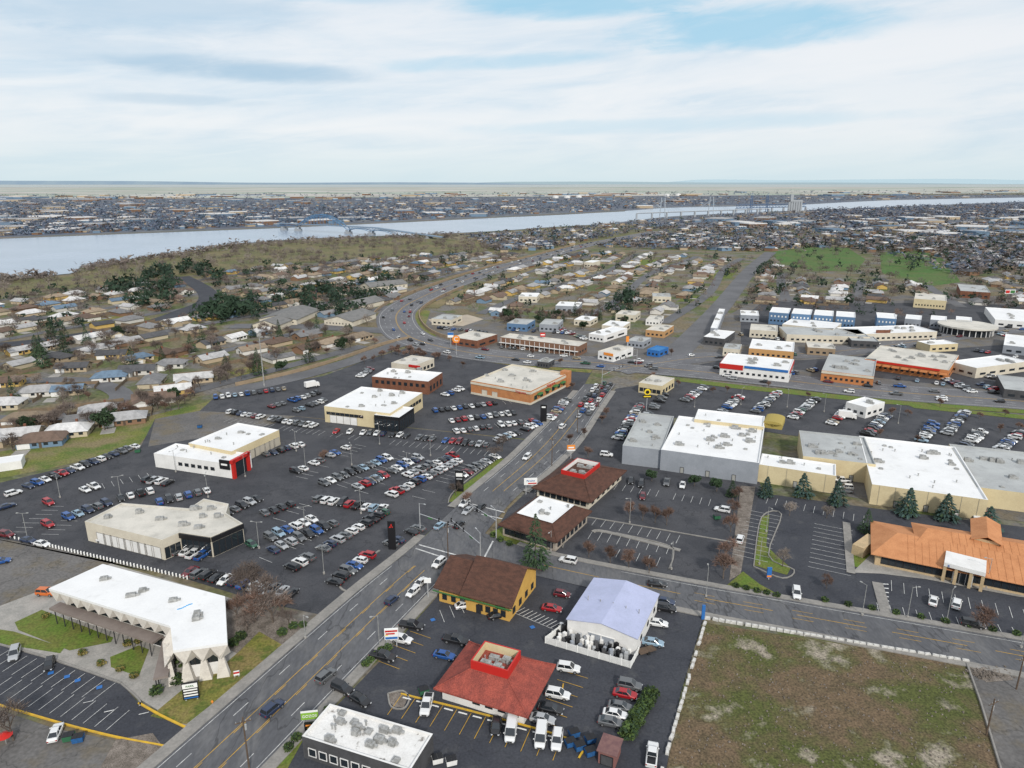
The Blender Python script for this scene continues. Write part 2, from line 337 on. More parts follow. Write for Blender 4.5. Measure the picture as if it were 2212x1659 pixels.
def near_road(x,y,ex=0):
    for L,w in ROADS:
        w+=ex
        for i in range(len(L)-1):
            a=L[i];b=L[i+1]; dx=b.x-a.x;dy=b.y-a.y; l=dx*dx+dy*dy
            t=max(0,min(1,((x-a.x)*dx+(y-a.y)*dy)/l))
            if (a.x+dx*t-x)**2+(a.y+dy*t-y)**2<w*w: return True
    return False
# ---- markings
WM=MB();YM=MB();ZM=ZR+.008;ZS=.185
def line(mb,a,b,w=.14,z=ZM):
    a=Vector(a[:2]);b=Vector(b[:2]);d=(b-a).normalized(); n=Vector((-d.y,d.x))*w/2
    mb.add([(*(a-n),z),(*(b-n),z),(*(b+n),z),(*(a+n),z)],[(0,1,2,3)])
def lanes(mb,A,B,f,w=.15,dash=None,z=ZM,lo=0,hi=None):
    pts=[a.lerp(b,f) for a,b in zip(A,B)][lo:hi]
    fine=[]
    for i in range(len(pts)-1):
        L=(pts[i+1]-pts[i]).length; k=max(1,int(L/1.0))
        for j in range(k): fine.append(pts[i].lerp(pts[i+1],j/k))
    i=0
    if dash is None:
        for i in range(0,len(fine)-3,3): line(mb,fine[i],fine[i+3],w,z)
    else:
        while i+dash[0]<len(fine): line(mb,fine[i],fine[i+dash[0]],w,z); i+=dash[0]+dash[1]
for f in (.385,.615):
    lanes(YM,Lp,Rp,f-.008,.13,None,ZM,0,24); lanes(YM,Lp,Rp,f+.012,.13,(3,6),ZM,0,24)
    lanes(YM,Lp,Rp,f,.15,None,ZM,31,None)
for f in (.20,.80): lanes(WM,Lp,Rp,f,.14,(3,8),ZM,0,25); lanes(WM,Lp,Rp,f,.14,(3,8),ZM,31,None)
for f in (.035,.965): lanes(WM,Lp,Rp,f,.12,None,ZM,0,24); lanes(WM,Lp,Rp,f,.12,None,ZM,32,None)
lanes(YM,ct,cb,.5,.14,(14,5),ZM,8,None); lanes(YM,ct,cb,.36,.10,(4,6),ZM,12,None); lanes(YM,ct,cb,.64,.10,(4,6),ZM,12,None)
lanes(WM,ct,cb,.08,.12,None,ZM,10,None)
for (a,b) in (((905,1178),(985,1200)),((1020,1090),(1090,1108)),((1065,1170),(1045,1208)),((898,1186),(965,1208)),((1040,1112),(1085,1122))):
    line(WM,P(*a),P(*b),.45)
def stalls(mb,a,b,ln,sp_=2.75,ang=90,side=1,z=ZS,w=.11,fill=1,stops=False):
    a=P(*a);b=P(*b);d=(b-a);L=d.length;d.normalize(); n=int(L/sp_)
    t=math.atan2(d.y,d.x)+math.radians(ang)*side
    e=Vector((math.cos(t),math.sin(t),0))*ln
    for i in range(n+1):
        if random.random()<=fill:
            p=a+d*sp_*i; line(mb,p,p+e,w,z)
            if stops and i<n:
                q=p+d*sp_*.5+e*.12; m=MB(); r_=math.atan2(d.y,d.x)
                m.box(q.x,q.y,.18,.32,1.8,.2,r_,tap=.94)
                single('wheel_stop',m,m_signw,'white wheel stop, %s from left in yellow bays'%ordn(i),'wheel stop',(q.x,q.y,.18),'white wheel stops in the yellow bays')
stalls(YM,(868,1502),(1240,1600),5.6,2.9,90,-1,stops=True); stalls(YM,(1215,1450),(1150,1560),5.4,2.9,90,1)
stalls(YM,(930,1380),(850,1460),5.4,2.8,90,-1)
stalls(WM,(0,1400),(262,1480),5.2,2.7,90,-1); stalls(WM,(-30,1502),(250,1585),5.2,2.7,90,1)
stalls(WM,(1690,1118),(1655,1225),9,2.6,90,-1); stalls(WM,(1800,1140),(1790,1245),5,2.6,90,1); stalls(WM,(1800,1140),(1790,1245),5,2.6,90,-1)
stalls(WM,(1925,1255),(2230,1322),5.2,2.7,90,-1); stalls(WM,(1900,1330),(2250,1395),5.2,2.7,90,1)
stalls(WM,(1660,1075),(1880,1118),5,2.7,90,-1)
stalls(WM,(1290,1120),(1480,1160),5,2.7,90,-1); stalls(WM,(1270,1165),(1450,1200),5,2.7,90,1)
stalls(WM,(1300,1040),(1540,1080),5,2.7,90,-1,fill=.9)
stalls(WM,(1330,1205),(1440,1228),4.6,2.7,90,1)
stalls(WM,(960,1345),(1060,1300),4.8,2.7,70,1)
for a,b,fl in (((20,1150),(110,1090),1),((90,1155),(190,1085),1),((200,1050),(330,1020),.8),((640,1030),(770,960),.7),((560,1205),(700,1130),.8),((700,1060),(860,985),.6),((770,1060),(900,990),.6),((880,1080),(1000,1000),.6),((590,1120),(680,1070),.6),((840,950),(1060,975),.9),((500,905),(800,945),.9),((1000,925),(1150,905),.8),((960,880),(1100,865),.8)):
    stalls(WM,a,b,5,2.7,90,-1,fill=fl)
for i in range(11):
    a=P(1112+i*8.6,1325+i*3.6); line(WM,a,a+Vector((2.4,2.0,0)),.16,ZS)
line(WM,P(1110,1325),P(1205,1365),.12,ZS)
for i in range(9):
    a=P(1895,1262+i*9); line(WM,a,a+Vector((2.6,-.3,0)),.45,ZS)
BL=MB()
for p in ((110,1455),(168,1471),(215,1486),(145,1463),(1150,1356),(935,1340)):
    q=P(*p); BL.box(q.x,q.y,.175,.188,1.0,1.0,.5)
struct('painted_bay_symbols',BL,m_blue)
for p in ((180,1520),(225,1540),(300,1545)):
    q=P(*p); line(WM,q,q+Vector((1.6,.6,0)),.2,ZS)
q=P(1215,1490); line(YM,q,q+Vector((.3,1.6,0)),.25,ZS)
H1=offset(hw,12.6);H2=offset(hw,-12.6)
for f in (.49,.51): lanes(YM,H1,H2,f,.2,None,ZH+.01)
for f in (.03,.97): lanes(WM,H1,H2,f,.2,None,ZH+.01)
for f in (.18,.33,.67,.82): lanes(WM,H1,H2,f,.2,(3,9),ZH+.01)
R1=offset(rb,9);R2=offset(rb,-9); lanes(YM,R1,R2,.5,.25,None,ZH+.01); lanes(WM,R1,R2,.25,.2,(3,9),ZH+.01); lanes(WM,R1,R2,.75,.2,(3,9),ZH+.01)
struct('white_road_markings',WM,m_wpaint); struct('yellow_road_markings',YM,m_ypaint)
KB=MB(); YK=MB()
def kerb(pts,mbk,w=.3,h=.3):
    L=[P(*p) for p in pts]; L=smooth(L,4) if len(L)>2 else L
    solidstrip(mbk,offset(L,w/2),offset(L,-w/2),h)
kerb([(866,1500),(1050,1546),(1242,1603),(1250,1640)],YK)
kerb([(-80,1500),(120,1560),(250,1593),(355,1613),(345,1620)],YK); kerb([(300,1520),(350,1548),(404,1574)],YK,.4)
kerb([(262,1478),(300,1512),(302,1528)],KB); kerb([(-60,1378),(90,1418),(262,1477)],KB,.4)
kerb([(1215,1185),(1235,1130),(1258,1118),(1330,1128),(1600,1175)],KB); kerb([(1330,1152),(1440,1178),(1455,1200),(1445,1230)],KB)
kerb([(1280,1150),(1310,1150),(1470,1190)],KB,1.2)
kerb([(1628,1225),(1645,1118),(1688,1112),(1660,1200),(1715,1232),(1690,1250),(1628,1225)],KB)
kerb([(1828,1130),(1838,1240)],KB,2.0); kerb([(1895,1260),(1915,1332)],KB,2.4)
kerb([(760,1283),(735,1270),(745,1245),(820,1190)],KB,.5)
kerb([(968,1088),(985,1058),(1075,988)],KB); kerb([(838,1500),(870,1494),(884,1512),(872,1532),(845,1528),(838,1500)],KB)
struct('kerbs',KB,m_kerb); struct('yellow_kerbs',YK,m_ykerb)
# ================================================================ BUILDING HELPERS
class R3:
    def __init__(s,A,B,C_,h,world=False):
        a,b,c=(A,B,C_) if world else (P(*A,h),P(*B,h),P(*C_,h))
        a=Vector((a.x,a.y,0));b=Vector((b.x,b.y,0));c=Vector((c.x,c.y,0))
        s.a=a;s.e=(b-a).normalized();s.w=(b-a).length;n=Vector((-s.e.y,s.e.x,0));d=(c-b).dot(n)
        if d<0:n=-n;d=-d
        s.n=n;s.d=d;s.h=h
        s.p=[s.at(0,0),s.at(s.w,0),s.at(s.w,s.d),s.at(0,s.d)]
        s.c=s.at(s.w/2,s.d/2); s.rot=math.atan2(s.e.y,s.e.x)
    def at(s,u,v,z=0):
        q=s.a+s.e*u+s.n*v; return Vector((q.x,q.y,z))
    def sub(s,u0,u1,v0,v1,h): return R3(s.at(u0,v0),s.at(u1,v0),s.at(u1,v1),h,True)
def inset(pts,d):
    n=len(pts);out=[]
    A=sum(pts[i][0]*pts[(i+1)%n][1]-pts[(i+1)%n][0]*pts[i][1] for i in range(n)); sg=1 if A>0 else -1
    for i in range(n):
        p=Vector(pts[i][:2]);a=Vector(pts[i-1][:2]);b=Vector(pts[(i+1)%n][:2])
        e1=(p-a).normalized();e2=(b-p).normalized()
        n1=Vector((-e1.y,e1.x))*sg;n2=Vector((-e2.y,e2.x))*sg
        m=(n1+n2); m/=max(.3,m.length_squared/2)
        out.append(p+m*d)
    return out
def flat(root,pts,h,wm,rm,par=.45,z0=0,wl=None,capm=None):
    pts=[Vector(p[:2]) for p in pts]
    w=MB(); w.prism(pts,z0,h,top=False)
    ins=inset(pts,.35); n=len(pts)
    part('wall',w,wm,root,wl)
    c=MB()
    v=[(p.x,p.y,h) for p in pts]+[(p.x,p.y,h) for p in ins]+[(p.x,p.y,h-par) for p in ins]
    A=sum(pts[i][0]*pts[(i+1)%n][1]-pts[(i+1)%n][0]*pts[i][1] for i in range(n))
    f=[]
    for i in range(n):
        j=(i+1)%n; f+=[(i,j,n+j,n+i),(n+i,n+j,2*n+j,2*n+i)]
    c.add(v,f); part('parapet',c,capm or rm,root)
    r=MB(); r.add([(p.x,p.y,h-par+.003) for p in (ins if A>0 else ins[::-1])],[tuple(range(n))])
    return part('roof',r,rm,root)
def wedge(root,pts,i,n,w,hh,z0,f0=.04,f1=.96,name='window',mat=None,fr=None,pane=True):
    a=Vector(pts[i][:2]);b=Vector(pts[(i+1)%len(pts)][:2]);cen=sum((Vector(p[:2]) for p in pts),Vector((0,0)))/len(pts)
    d=(b-a);L=d.length;d.normalize();nr=Vector((-d.y,d.x))
    if (a+b-2*cen).dot(nr)<0:nr=-nr
    rot=math.atan2(d.y,d.x); mat=mat or m_glass; fr=fr or m_frame
    for k in range(n):
        t=f0+(f1-f0)*(k+.5)/n; c=a+d*L*t
        ww=w if w>0 else (f1-f0)*L/n*(-w)
        F=MB(); t_=.12
        q=c+nr*.05
        for sx in (-1,1): F.box(q.x+d.x*sx*(ww/2-t_/2),q.y+d.y*sx*(ww/2-t_/2),z0,z0+hh,t_,.14,rot)
        F.box(q.x,q.y,z0+hh-t_,z0+hh-.002,ww-2*t_,.13,rot); F.box(q.x,q.y,z0+.002,z0+t_,ww-2*t_,.13,rot)
        G=MB(); q=c+nr*.02; G.box(q.x,q.y,z0+t_,z0+hh-t_,ww-2*t_,.06,rot)
        if pane:
            fo=part(name,F,fr,root); part('pane' if name!='garage_door' else 'door_panel',G,mat,fo)
        else: part(name,G,mat,root)
def hvacs(root,roof,poslist,z,s=1.0,rot=0):
    for k,p in enumerate(poslist):
        q=P(p[0],p[1],z) if len(p)==2 else Vector(p)
        m=MB(); sx=s*random.uniform(1.3,2.2);sy=s*random.uniform(1.0,1.6);hh=s*random.uniform(.7,1.2)
        m.box(q.x,q.y,z-.1,z+.2,sx*1.08,sy*1.08,rot); m.box(q.x,q.y,z+.2,z+hh,sx,sy,rot)
        m.tube((q.x,q.y,z+hh),(q.x,q.y,z+hh+.16),min(sx,sy)*.33,10)
        c_,s_=math.cos(rot),math.sin(rot)
        m.box(q.x+c_*(sx*.7),q.y+s_*(sx*.7),z+.1,z+hh*.6,sx*.45,sy*.5,rot)
        part('hvac_unit',m,m_hvac,roof)
def vents(root,roof,r,z,n,seed=0):
    rr=random.Random(seed)
    for k in range(n):
        q=r.at(rr.uniform(.08,.92)*r.w,rr.uniform(.1,.9)*r.d,z); m=MB()
        if rr.random()<.6: m.tube(q-Vector((0,0,.1)),q+Vector((0,0,.7)),.16,8); m.tube(q+Vector((0,0,.7)),q+Vector((0,0,.85)),.26,8)
        else: m.box(q.x,q.y,z-.1,z+.35,1.2,1.2,r.rot); m.box(q.x,q.y,z+.35,z+.5,1.0,1.0,r.rot,tap=.5)
        part('roof_vent',m,m_hvac,roof)
def gable(mb,r,z,rh,ins=0,oh=.5,axis='w',th=.18):
    w,d=(r.w,r.d) if axis=='w' else (r.d,r.w)
    at=(lambda u,v,zz:r.at(u,v,zz)) if axis=='w' else (lambda u,v,zz:r.at(v,u,zz))
    dz=-oh*rh/(d/2)
    for t in (0,-th):
        v=[at(-oh,-oh,z+dz+t),at(w+oh,-oh,z+dz+t),at(w+oh,d+oh,z+dz+t),at(-oh,d+oh,z+dz+t),at(ins-oh,d/2,z+rh+t),at(w+oh-ins,d/2,z+rh+t)]
        f=[(0,1,5,4),(2,3,4,5)]
        if ins>0: f+=[(1,2,5),(3,0,4)]
        mb.add(v,f)
    e=[at(-oh,-oh,z+dz),at(w+oh,-oh,z+dz),at(w+oh,d+oh,z+dz),at(-oh,d+oh,z+dz)]
    if ins>0:
        for i in range(4):
            a,b=e[i],e[(i+1)%4]; mb.add([a,b,b-Vector((0,0,th)),a-Vector((0,0,th))],[(0,1,2,3)])
    else:
        for i in (0,2):
            a,b=e[i],e[i+1]; mb.add([a,b,b-Vector((0,0,th)),a-Vector((0,0,th))],[(0,1,2,3)])
        for u in (-oh,w+oh):
            a,b,c=at(u,-oh,z+dz),at(u,d/2,z+rh),at(u,d+oh,z+dz); k=Vector((0,0,th))
            mb.add([a,b,b-k,a-k,c,c-k],[(0,1,2,3),(1,4,5,2)])
def gwalls(mb,r,z,rh,axis='w',z0=0):
    mb.prism([p[:2] for p in r.p],z0,z,top=False)
    w,d=(r.w,r.d) if axis=='w' else (r.d,r.w)
    at=(lambda u,v,zz:r.at(u,v,zz)) if axis=='w' else (lambda u,v,zz:r.at(v,u,zz))
    for u in (0,w): mb.add([at(u,0,z),at(u,d,z),at(u,d/2,z+rh-.05)],[(0,1,2)])
def text(txt,size,loc,rotz,mat,parent,name='lettering',ext=.03,tilt=90):
    cu=bpy.data.curves.new('t','FONT'); cu.body=txt; cu.size=size; cu.align_x='CENTER'; cu.align_y='CENTER'; cu.extrude=ext
    ob=bpy.data.objects.new('t',cu); C.objects.link(ob)
    bpy.context.view_layer.update()
    dg=bpy.context.evaluated_depsgraph_get(); me=bpy.data.meshes.new_from_object(ob.evaluated_get(dg))
    me.materials.clear(); me.materials.append(mat); C.objects.unlink(ob); bpy.data.objects.remove(ob)
    o=link(name,me,parent)
    base=root_of(parent).location
    o.location=Vector(loc)-base; o.rotation_euler=(math.radians(tilt),0,rotz)
    return o
def T(name,label,cat,at,group=None): return thing(name,label,cat,(at.x,at.y,0),group)
# ================================================================ NEAR BUILDINGS
h=8.2
rt=T('office_building','white two-storey office with folded zigzag eaves and long flat white roof','office building',P(300,1320,h))
pts=[P(*p,h) for p in ((105,1271),(222,1218),(486,1288),(491,1388),(374,1405),(368,1352))]
ins_=inset(pts,1.9)
w=MB(); w.prism([p[:2] for p in ins_],0,h-.9,top=False); part('wall',w,m_white,rt)
r=MB(); r.prism([p[:2] for p in pts],h-.55,h,bot=True); roof=part('roof',r,m_wroof,rt)
m_fold=M('folded_concrete',(.62,.58,.52),(.54,.50,.45),.5,grain=.08)
def zig(a,b,n,drop=2.6,piers=False):
    d=(b-a)/n; cen=P(330,1320,h); nr=Vector((-d.y,d.x,0)).normalized()
    if (a-cen).dot(nr)<0:nr=-nr
    z=MB()
    for k in range(n):
        p=a+d*k;q=a+d*(k+1);m_=(p+q)/2
        z.add([(p.x,p.y,h-.55),(q.x,q.y,h-.55),(m_.x-nr.x*.1,m_.y-nr.y*.1,h-drop),(m_.x-nr.x*1.9,m_.y-nr.y*1.9,h-.56),(p.x-nr.x*1.9,p.y-nr.y*1.9,h-drop),(q.x-nr.x*1.9,q.y-nr.y*1.9,h-drop)],[(0,1,2),(0,2,4),(1,5,2),(2,5,4)])
    part('folded_eave',z,m_fold,rt)
    if piers:
        for k in range(n):
            m_=a+d*(k+.5); bx=m_-nr*1.0; g=MB(); rr=math.atan2(d.y,d.x)
            g.box(bx.x,bx.y,0,h-drop+.4,d.length*.75,1.5,rr,tap=.32); part('tapered_pier',g,m_fold,rt)
zig(pts[0],pts[5],11,3.0); zig(pts[4],pts[3],3,3.6,True); zig(pts[2],pts[3],4,3.2); zig(pts[5],pts[4],2,3.2,True)
wp=[tuple(p) for p in ins_]
wedge(rt,wp,5,16,1.9,2.2,.4); wedge(rt,wp,5,16,1.9,1.3,3.7); wedge(rt,wp,3,4,1.4,2.0,3.0); wedge(rt,wp,2,5,1.8,1.4,3.4); wedge(rt,wp,4,2,2,1.6,3)
a=P(130,1300,4);b=P(352,1372,4);c=P(330,1462,4)
g=MB(); dn=Vector((-(b-a).y,(b-a).x,0)).normalized(); dn=-dn if dn.y>0 else dn
for s_,e_,nv in ((a,b,dn),(b,c,None)):
    d=(e_-s_).normalized(); nv=nv or (Vector((-d.y,d.x,0)) if Vector((-d.y,d.x,0)).x>0 else -Vector((-d.y,d.x,0)))
    z1=4.0 if s_ is a else 3.6
    g.prism([s_[:2],e_[:2],(e_+nv*2.6)[:2],(s_+nv*2.6)[:2]],z1-.5,z1,bot=True)
part('walkway_canopy',g,M('taupe_canopy',(.22,.185,.165),(.19,.155,.14),.4),rt)
for k in range(12):
    q=a.lerp(b,(k+.5)/12)+dn*2.3; g=MB(); g.box(q.x,q.y,0,3.5,.18,.18,.3); part('post',g,m_frame,rt)
for k in range(7):
    q=b.lerp(c,(k+.7)/7)+Vector((.3,0,0)); g=MB(); g.box(q.x,q.y,0,3.1,.18,.18,.3); part('post',g,m_frame,rt)
g=MB()
for k in range(8):
    q=P(372+k*1.2,1430+k*5.5); g.box(q.x,q.y,0,1.9-k*.22,3.2,.5,.2)
part('stair',g,m_conc,rt)
hvacs(rt,roof,[(225,1252),(308,1277),(374,1298),(424,1338),(426,1330),(283,1288)],h,.9,.3)
g=MB(); q=P(402,1310,h)
for k in range(7): g.box(q.x+k*.32-1.2,q.y-math.sin(k)*.2+.3*k-1,h+.0,h+.05,.5,.28,.6)
part('blue_tarpaulin',g,M('tarp_blue',(.03,.35,.7)),roof)
# beige showroom
h=6.0
rt=T('car_showroom','pale flat-roofed showroom with black glass corner, alone in middle of left lot','car dealership',P(350,1130,h))
pts=[P(*p,h) for p in ((183,1126),(262,1086),(408,1098),(440,1077),(494,1088),(488,1108),(524,1130),(455,1160),(388,1150),(350,1166))]
roof=flat(rt,pts,h,m_beige,m_oroof,.5)
pl=[tuple(p) for p in pts]
wedge(rt,pl,9,9,3.3,3.4,.15,.05,.85,'garage_door',m_white,m_conc)
wedge(rt,pl,7,5,-.96,4.2,.2,.02,.98); wedge(rt,pl,6,5,-.96,4.0,.2,.02,.98); wedge(rt,pl,8,3,-.9,3.2,.3)
g=MB(); a,b,c=pts[8],pts[7],pts[6]
for s_,e_ in ((a,b),(b,c)):
    d=(e_-s_).normalized(); nv=Vector((d.y,-d.x,0)); g.prism([(s_+nv*.1)[:2],(e_+nv*.1)[:2],(e_+nv*.5)[:2],(s_+nv*.5)[:2]],h-1.4,h-.1,bot=True)
part('fascia',g,m_black,rt)
hvacs(rt,roof,[(232,1118),(300,1108),(345,1122),(420,1100),(437,1117),(470,1117),(428,1140),(395,1135),(455,1100)],h-.4,1,.2)
# white service building with red portal
h=5.2
rt=T('car_showroom','long white service building with a red portal entrance at its corner','car dealership',P(450,960,h))
r1=R3((332,979),(499,1003),(530,978),h); roof=flat(rt,r1.p,h,m_white,m_wroof); vents(rt,roof,r1,h-.4,6,3)
r2=R3((407,957),(500,975),(577,924),h+.9); roof2=flat(rt,r2.p,h+.9,m_cream,m_wroof); vents(rt,roof2,r2,h+.5,8,4); hvacs(rt,roof2,[(520,935),(470,948)],h+.5,.9)
wedge(rt,r2.p,1,9,3.2,3.3,.15,.03,.97,'garage_door',M('pale_garage_door',(.42,.38,.31)),m_conc); wedge(rt,r1.p,0,6,1.6,1.2,2,.3,.8)
g=MB(); rr=r1.rot+math.pi/2
for u,v,lx,z0,z1 in ((.0,.3,1.1,0,6.8),(.0,r1.d*.75,1.1,0,6.8),(.0,r1.d*.38,r1.d*.9,5.6,6.79)):
    q=r1.at(r1.w+.6,v); g.box(q.x,q.y,z0,z1,lx,1.0,rr)
part('red_portal',g,m_red,rt)
g=MB(); q=r1.at(r1.w+.2,r1.d*.38); g.box(q.x,q.y,.1,5.5,r1.d*.6,.6,rr); part('entrance_glass',g,m_glass,rt)
g=MB(); q=r1.at(r1.w-2.5,-.1); g.box(q.x,q.y,3.2,6.4,4.0,.5,r1.rot); part('black_sign_panel',g,m_black,rt)
g=MB(); q=r1.at(r1.w-2.5,-.4); g.box(q.x,q.y,4.6,5.2,2.4,.1,r1.rot); part('white_emblem_bar',g,m_signw,rt)
# black-glass dealership
h=7
rt=T('car_showroom','tan showroom with white roof and black glass front beside the stocked lot','car dealership',P(810,865,h))
r1=R3((700,877),(842,893),(930,850),h); roof=flat(rt,r1.p,h,m_cream,m_wroof); vents(rt,roof,r1,h-.4,10,6)
hvacs(rt,roof,[(808,858),(845,855),(780,878),(850,872),(820,845),(868,850)],h-.4,1.1)
wedge(rt,r1.p,0,8,2.0,1.2,3.6,.03,.6); wedge(rt,r1.p,0,4,3.2,3.4,.1,.08,.5,'garage_door',m_white,m_conc); wedge(rt,r1.p,1,6,2.2,1.4,3.4,.4,.95)
r2=R3((808,896),(862,902),(893,880),h-.6); roof=flat(rt,r2.p,h-.6,m_black,m_wroof)
wedge(rt,r2.p,0,6,-.94,4.8,.2,.02,.98); wedge(rt,r2.p,1,6,-.94,4.8,.2,.02,.98)
# brown brick
h=6.5
rt=T('brick_building','brown brick building with white roof behind the tan showroom','commercial building',P(880,805,h))
r1=R3((803,813),(925,824),(950,804),h); roof=flat(rt,r1.p,h,m_brown,m_wroof,.9); vents(rt,roof,r1,h-.8,8,7); hvacs(rt,roof,[(850,803),(880,805),(905,800)],h-.8,1.1)
wedge(rt,r1.p,0,9,1.6,1.6,3.4); wedge(rt,r1.p,1,4,1.8,2.6,1.2)
rt=T('fast_food_restaurant','low beige building with red stripe behind the brown brick building','restaurant',P(880,780,4))
r1=R3((845,783),(895,790),(935,773),5); roof=flat(rt,r1.p,5,m_beige,m_oroof); hvacs(rt,roof,[(870,779),(895,778)],4.6); wedge(rt,r1.p,1,5,2,1.6,.8)
g=MB(); q=r1.p[1]; g.box(q.x,q.y,4.0,5.3,7,.4,r1.rot); part('red_fascia',g,m_red,rt)
# orange brick pharmacy
h=6.5
rt=T('pharmacy','orange brick store with tan cornice and broad pale roof at the junction','shop',P(1100,820,h))
r1=R3((1017,822),(1146,845),(1187,799),h); roof=flat(rt,r1.p,h,m_brick,m_oroof,.7,capm=m_beige); vents(rt,roof,r1,h-.6,8,9)
hvacs(rt,roof,[(1050,812),(1105,812),(1135,822),(1150,803),(1090,800),(1080,825)],h-.6,1.2)
for e in (0,1):
    a=Vector(r1.p[e][:2]);b=Vector(r1.p[e+1][:2]);d=(b-a).normalized();nv=Vector((d.y,-d.x)); g=MB(); g.prism([a+nv*.03,b+nv*.03,b+nv*.3,a+nv*.3],h-1.5,h-.5,bot=True); part('cornice',g,m_beige,rt)
    g=MB(); g.prism([a+nv*.03,b+nv*.03,b+nv*.16,a+nv*.16],.0,1.0); part('plinth',g,m_beige,rt)
wedge(rt,r1.p,1,6,2.6,2.0,1.4,.05,.95,'window',m_glass,m_greent); wedge(rt,r1.p,0,2,3,3,.1,.15,.5,'garage_door',m_beige,m_conc)
for k in range(4):
    q=r1.at(r1.w+.9,r1.d*(.2+.2*k)); g=MB(); g.box(q.x,q.y,3.5,4.1,1.6,3.4,r1.rot,tap=.75); part('green_awning',g,m_greent,rt)
q=r1.at(r1.w+.4,r1.d*.5); text('Walgreens',1.9,(q.x,q.y,5.3),r1.rot+math.pi/2,m_red,rt)
q=r1.at(r1.w*.85,-.4); text('Walgreens',1.3,(q.x,q.y,5.3),r1.rot,m_red,rt)
g=MB(); q=r1.at(r1.w-1,r1.d-1); g.box(q.x,q.y,0,7.6,4,4,r1.rot); part('corner_tower',g,m_brick,rt)
rt=T('small_shop','small cream shop with dark awnings beside the queue of stopped traffic','shop',P(1410,830,5))
r1=R3((1380,826),(1430,834),(1448,815),5); roof=flat(rt,r1.p,5,m_cream,m_oroof); hvacs(rt,roof,[(1400,822),(1420,824)],4.6); wedge(rt,r1.p,0,5,1.8,1.8,1); wedge(rt,r1.p,1,4,2,1.8,1)
# shopping centre
rt=T('shopping_centre','very long shopping centre with white and grey flat roofs and cream walls','shopping centre',P(1750,980,7))
def sec(A,B,Cc,h,wm,rm,nh=6,nv=8,seed=0,wl=None):
    r=R3(A,B,Cc,h); ro=flat(rt,r.p,h,wm,rm,.5,wl=wl); rs=random.Random(seed)
    hvacs(rt,ro,[tuple(r.at(r.w*rs.uniform(.1,.9),r.d*rs.uniform(.15,.85),h-.5)) for _ in range(nh)],h-.5,1.15,r.rot)
    vents(rt,ro,r,h-.5,nv,seed); return r
s1=sec((1345,962),(1430,972),(1465,900),7,m_mgrey,m_groof,5,6,1,wl='grey wall of left section')
s2=sec((1428,971),(1640,1000),(1738,930),7.6,m_mgrey,m_wroof,9,26,2)
s3=sec((1640,1003),(1806,1028),(1810,1003),6.2,m_cream,m_wroof,2,5,3)
s4=sec((1735,985),(1892,1003),(1885,946),7.0,m_cream,m_groof,7,12,4)
s5=sec((1884,1046),(2135,1080),(2080,967),6.6,m_cream,m_wroof,5,18,5)
s6=sec((2110,1052),(2330,1080),(2290,985),6.2,m_cream,m_groof,6,8,6)
s7=sec((1500,905),(1650,922),(1662,900),8.4,m_cream,m_wroof,0,2,7)
for s_,e_,n_ in ((s2,0,3),(s3,0,1),(s5,0,3),(s5,1,2),(s4,0,2)): wedge(rt,s_.p,e_,n_,1.3,2.2,.05,.1,.9,'service_door',M('service_door_grey',(.32,.32,.30)),m_frame)
m_pipe=M('wall_pipe',(.36,.33,.26))
for s_,n_ in ((s5,7),(s3,4)):
    for k in range(n_):
        q=s_.at(s_.w*(k+.5)/n_,-.05); g=MB(); g.box(q.x,q.y,0,s_.h-.05,.1,.08,s_.rot); part('downpipe',g,m_pipe,rt)
g=MB(); r=R3((1648,912),(1690,918),(1690,900),8.5)
for i in range(9):
    t0=math.pi*i/9;t1=math.pi*(i+1)/9
    A=[r.at(r.w/2-math.cos(t)*r.w/2,v,8.2+math.sin(t)*1.1) for t in (t0,t1) for v in (0,r.d)]
    g.add([A[0],A[2],A[3],A[1]],[(0,1,2,3)]); g.add([A[0],A[2],r.at(r.w/2,0,7)],[(0,1,2)])
g.prism([p[:2] for p in r.p],6.5,8.2,top=False)
part('barrel_entrance',g,M('mustard_canopy',(.36,.28,.08)),rt)
def frustum(rt,r,z0,z1,fr,mat,oh=.9,name='roof'):
    cs=[r.at(-oh,-oh,z0),r.at(r.w+oh,-oh,z0),r.at(r.w+oh,r.d+oh,z0),r.at(-oh,r.d+oh,z0)]
    fx,fy=(fr if isinstance(fr,tuple) else (fr,fr))
    ii=[r.at(r.w*(.5+a*fx/2),r.d*(.5+b*fy/2),z1) for a,b in ((-1,-1),(1,-1),(1,1),(-1,1))]
    g=MB(); g.add(cs+ii,[(0,1,5,4),(1,2,6,5),(2,3,7,6),(3,0,4,7),(4,5,6,7)])
    low=[c-Vector((0,0,.3)) for c in cs]; g.add(cs+low,[(i,(i+1)%4,4+(i+1)%4,4+i) for i in range(4)]+[(4,5,6,7)])
    ro=part(name,g,mat,rt)
    for i in range(4):
        g=MB(); g.tube(cs[i]+Vector((0,0,.05)),ii[i]+Vector((0,0,.05)),.14,5); part('ridge_cap',g,mat,ro)
    return ro,r.sub(r.w*(.5-fx/2),r.w*(.5+fx/2),r.d*(.5-fy/2),r.d*(.5+fy/2),z1)
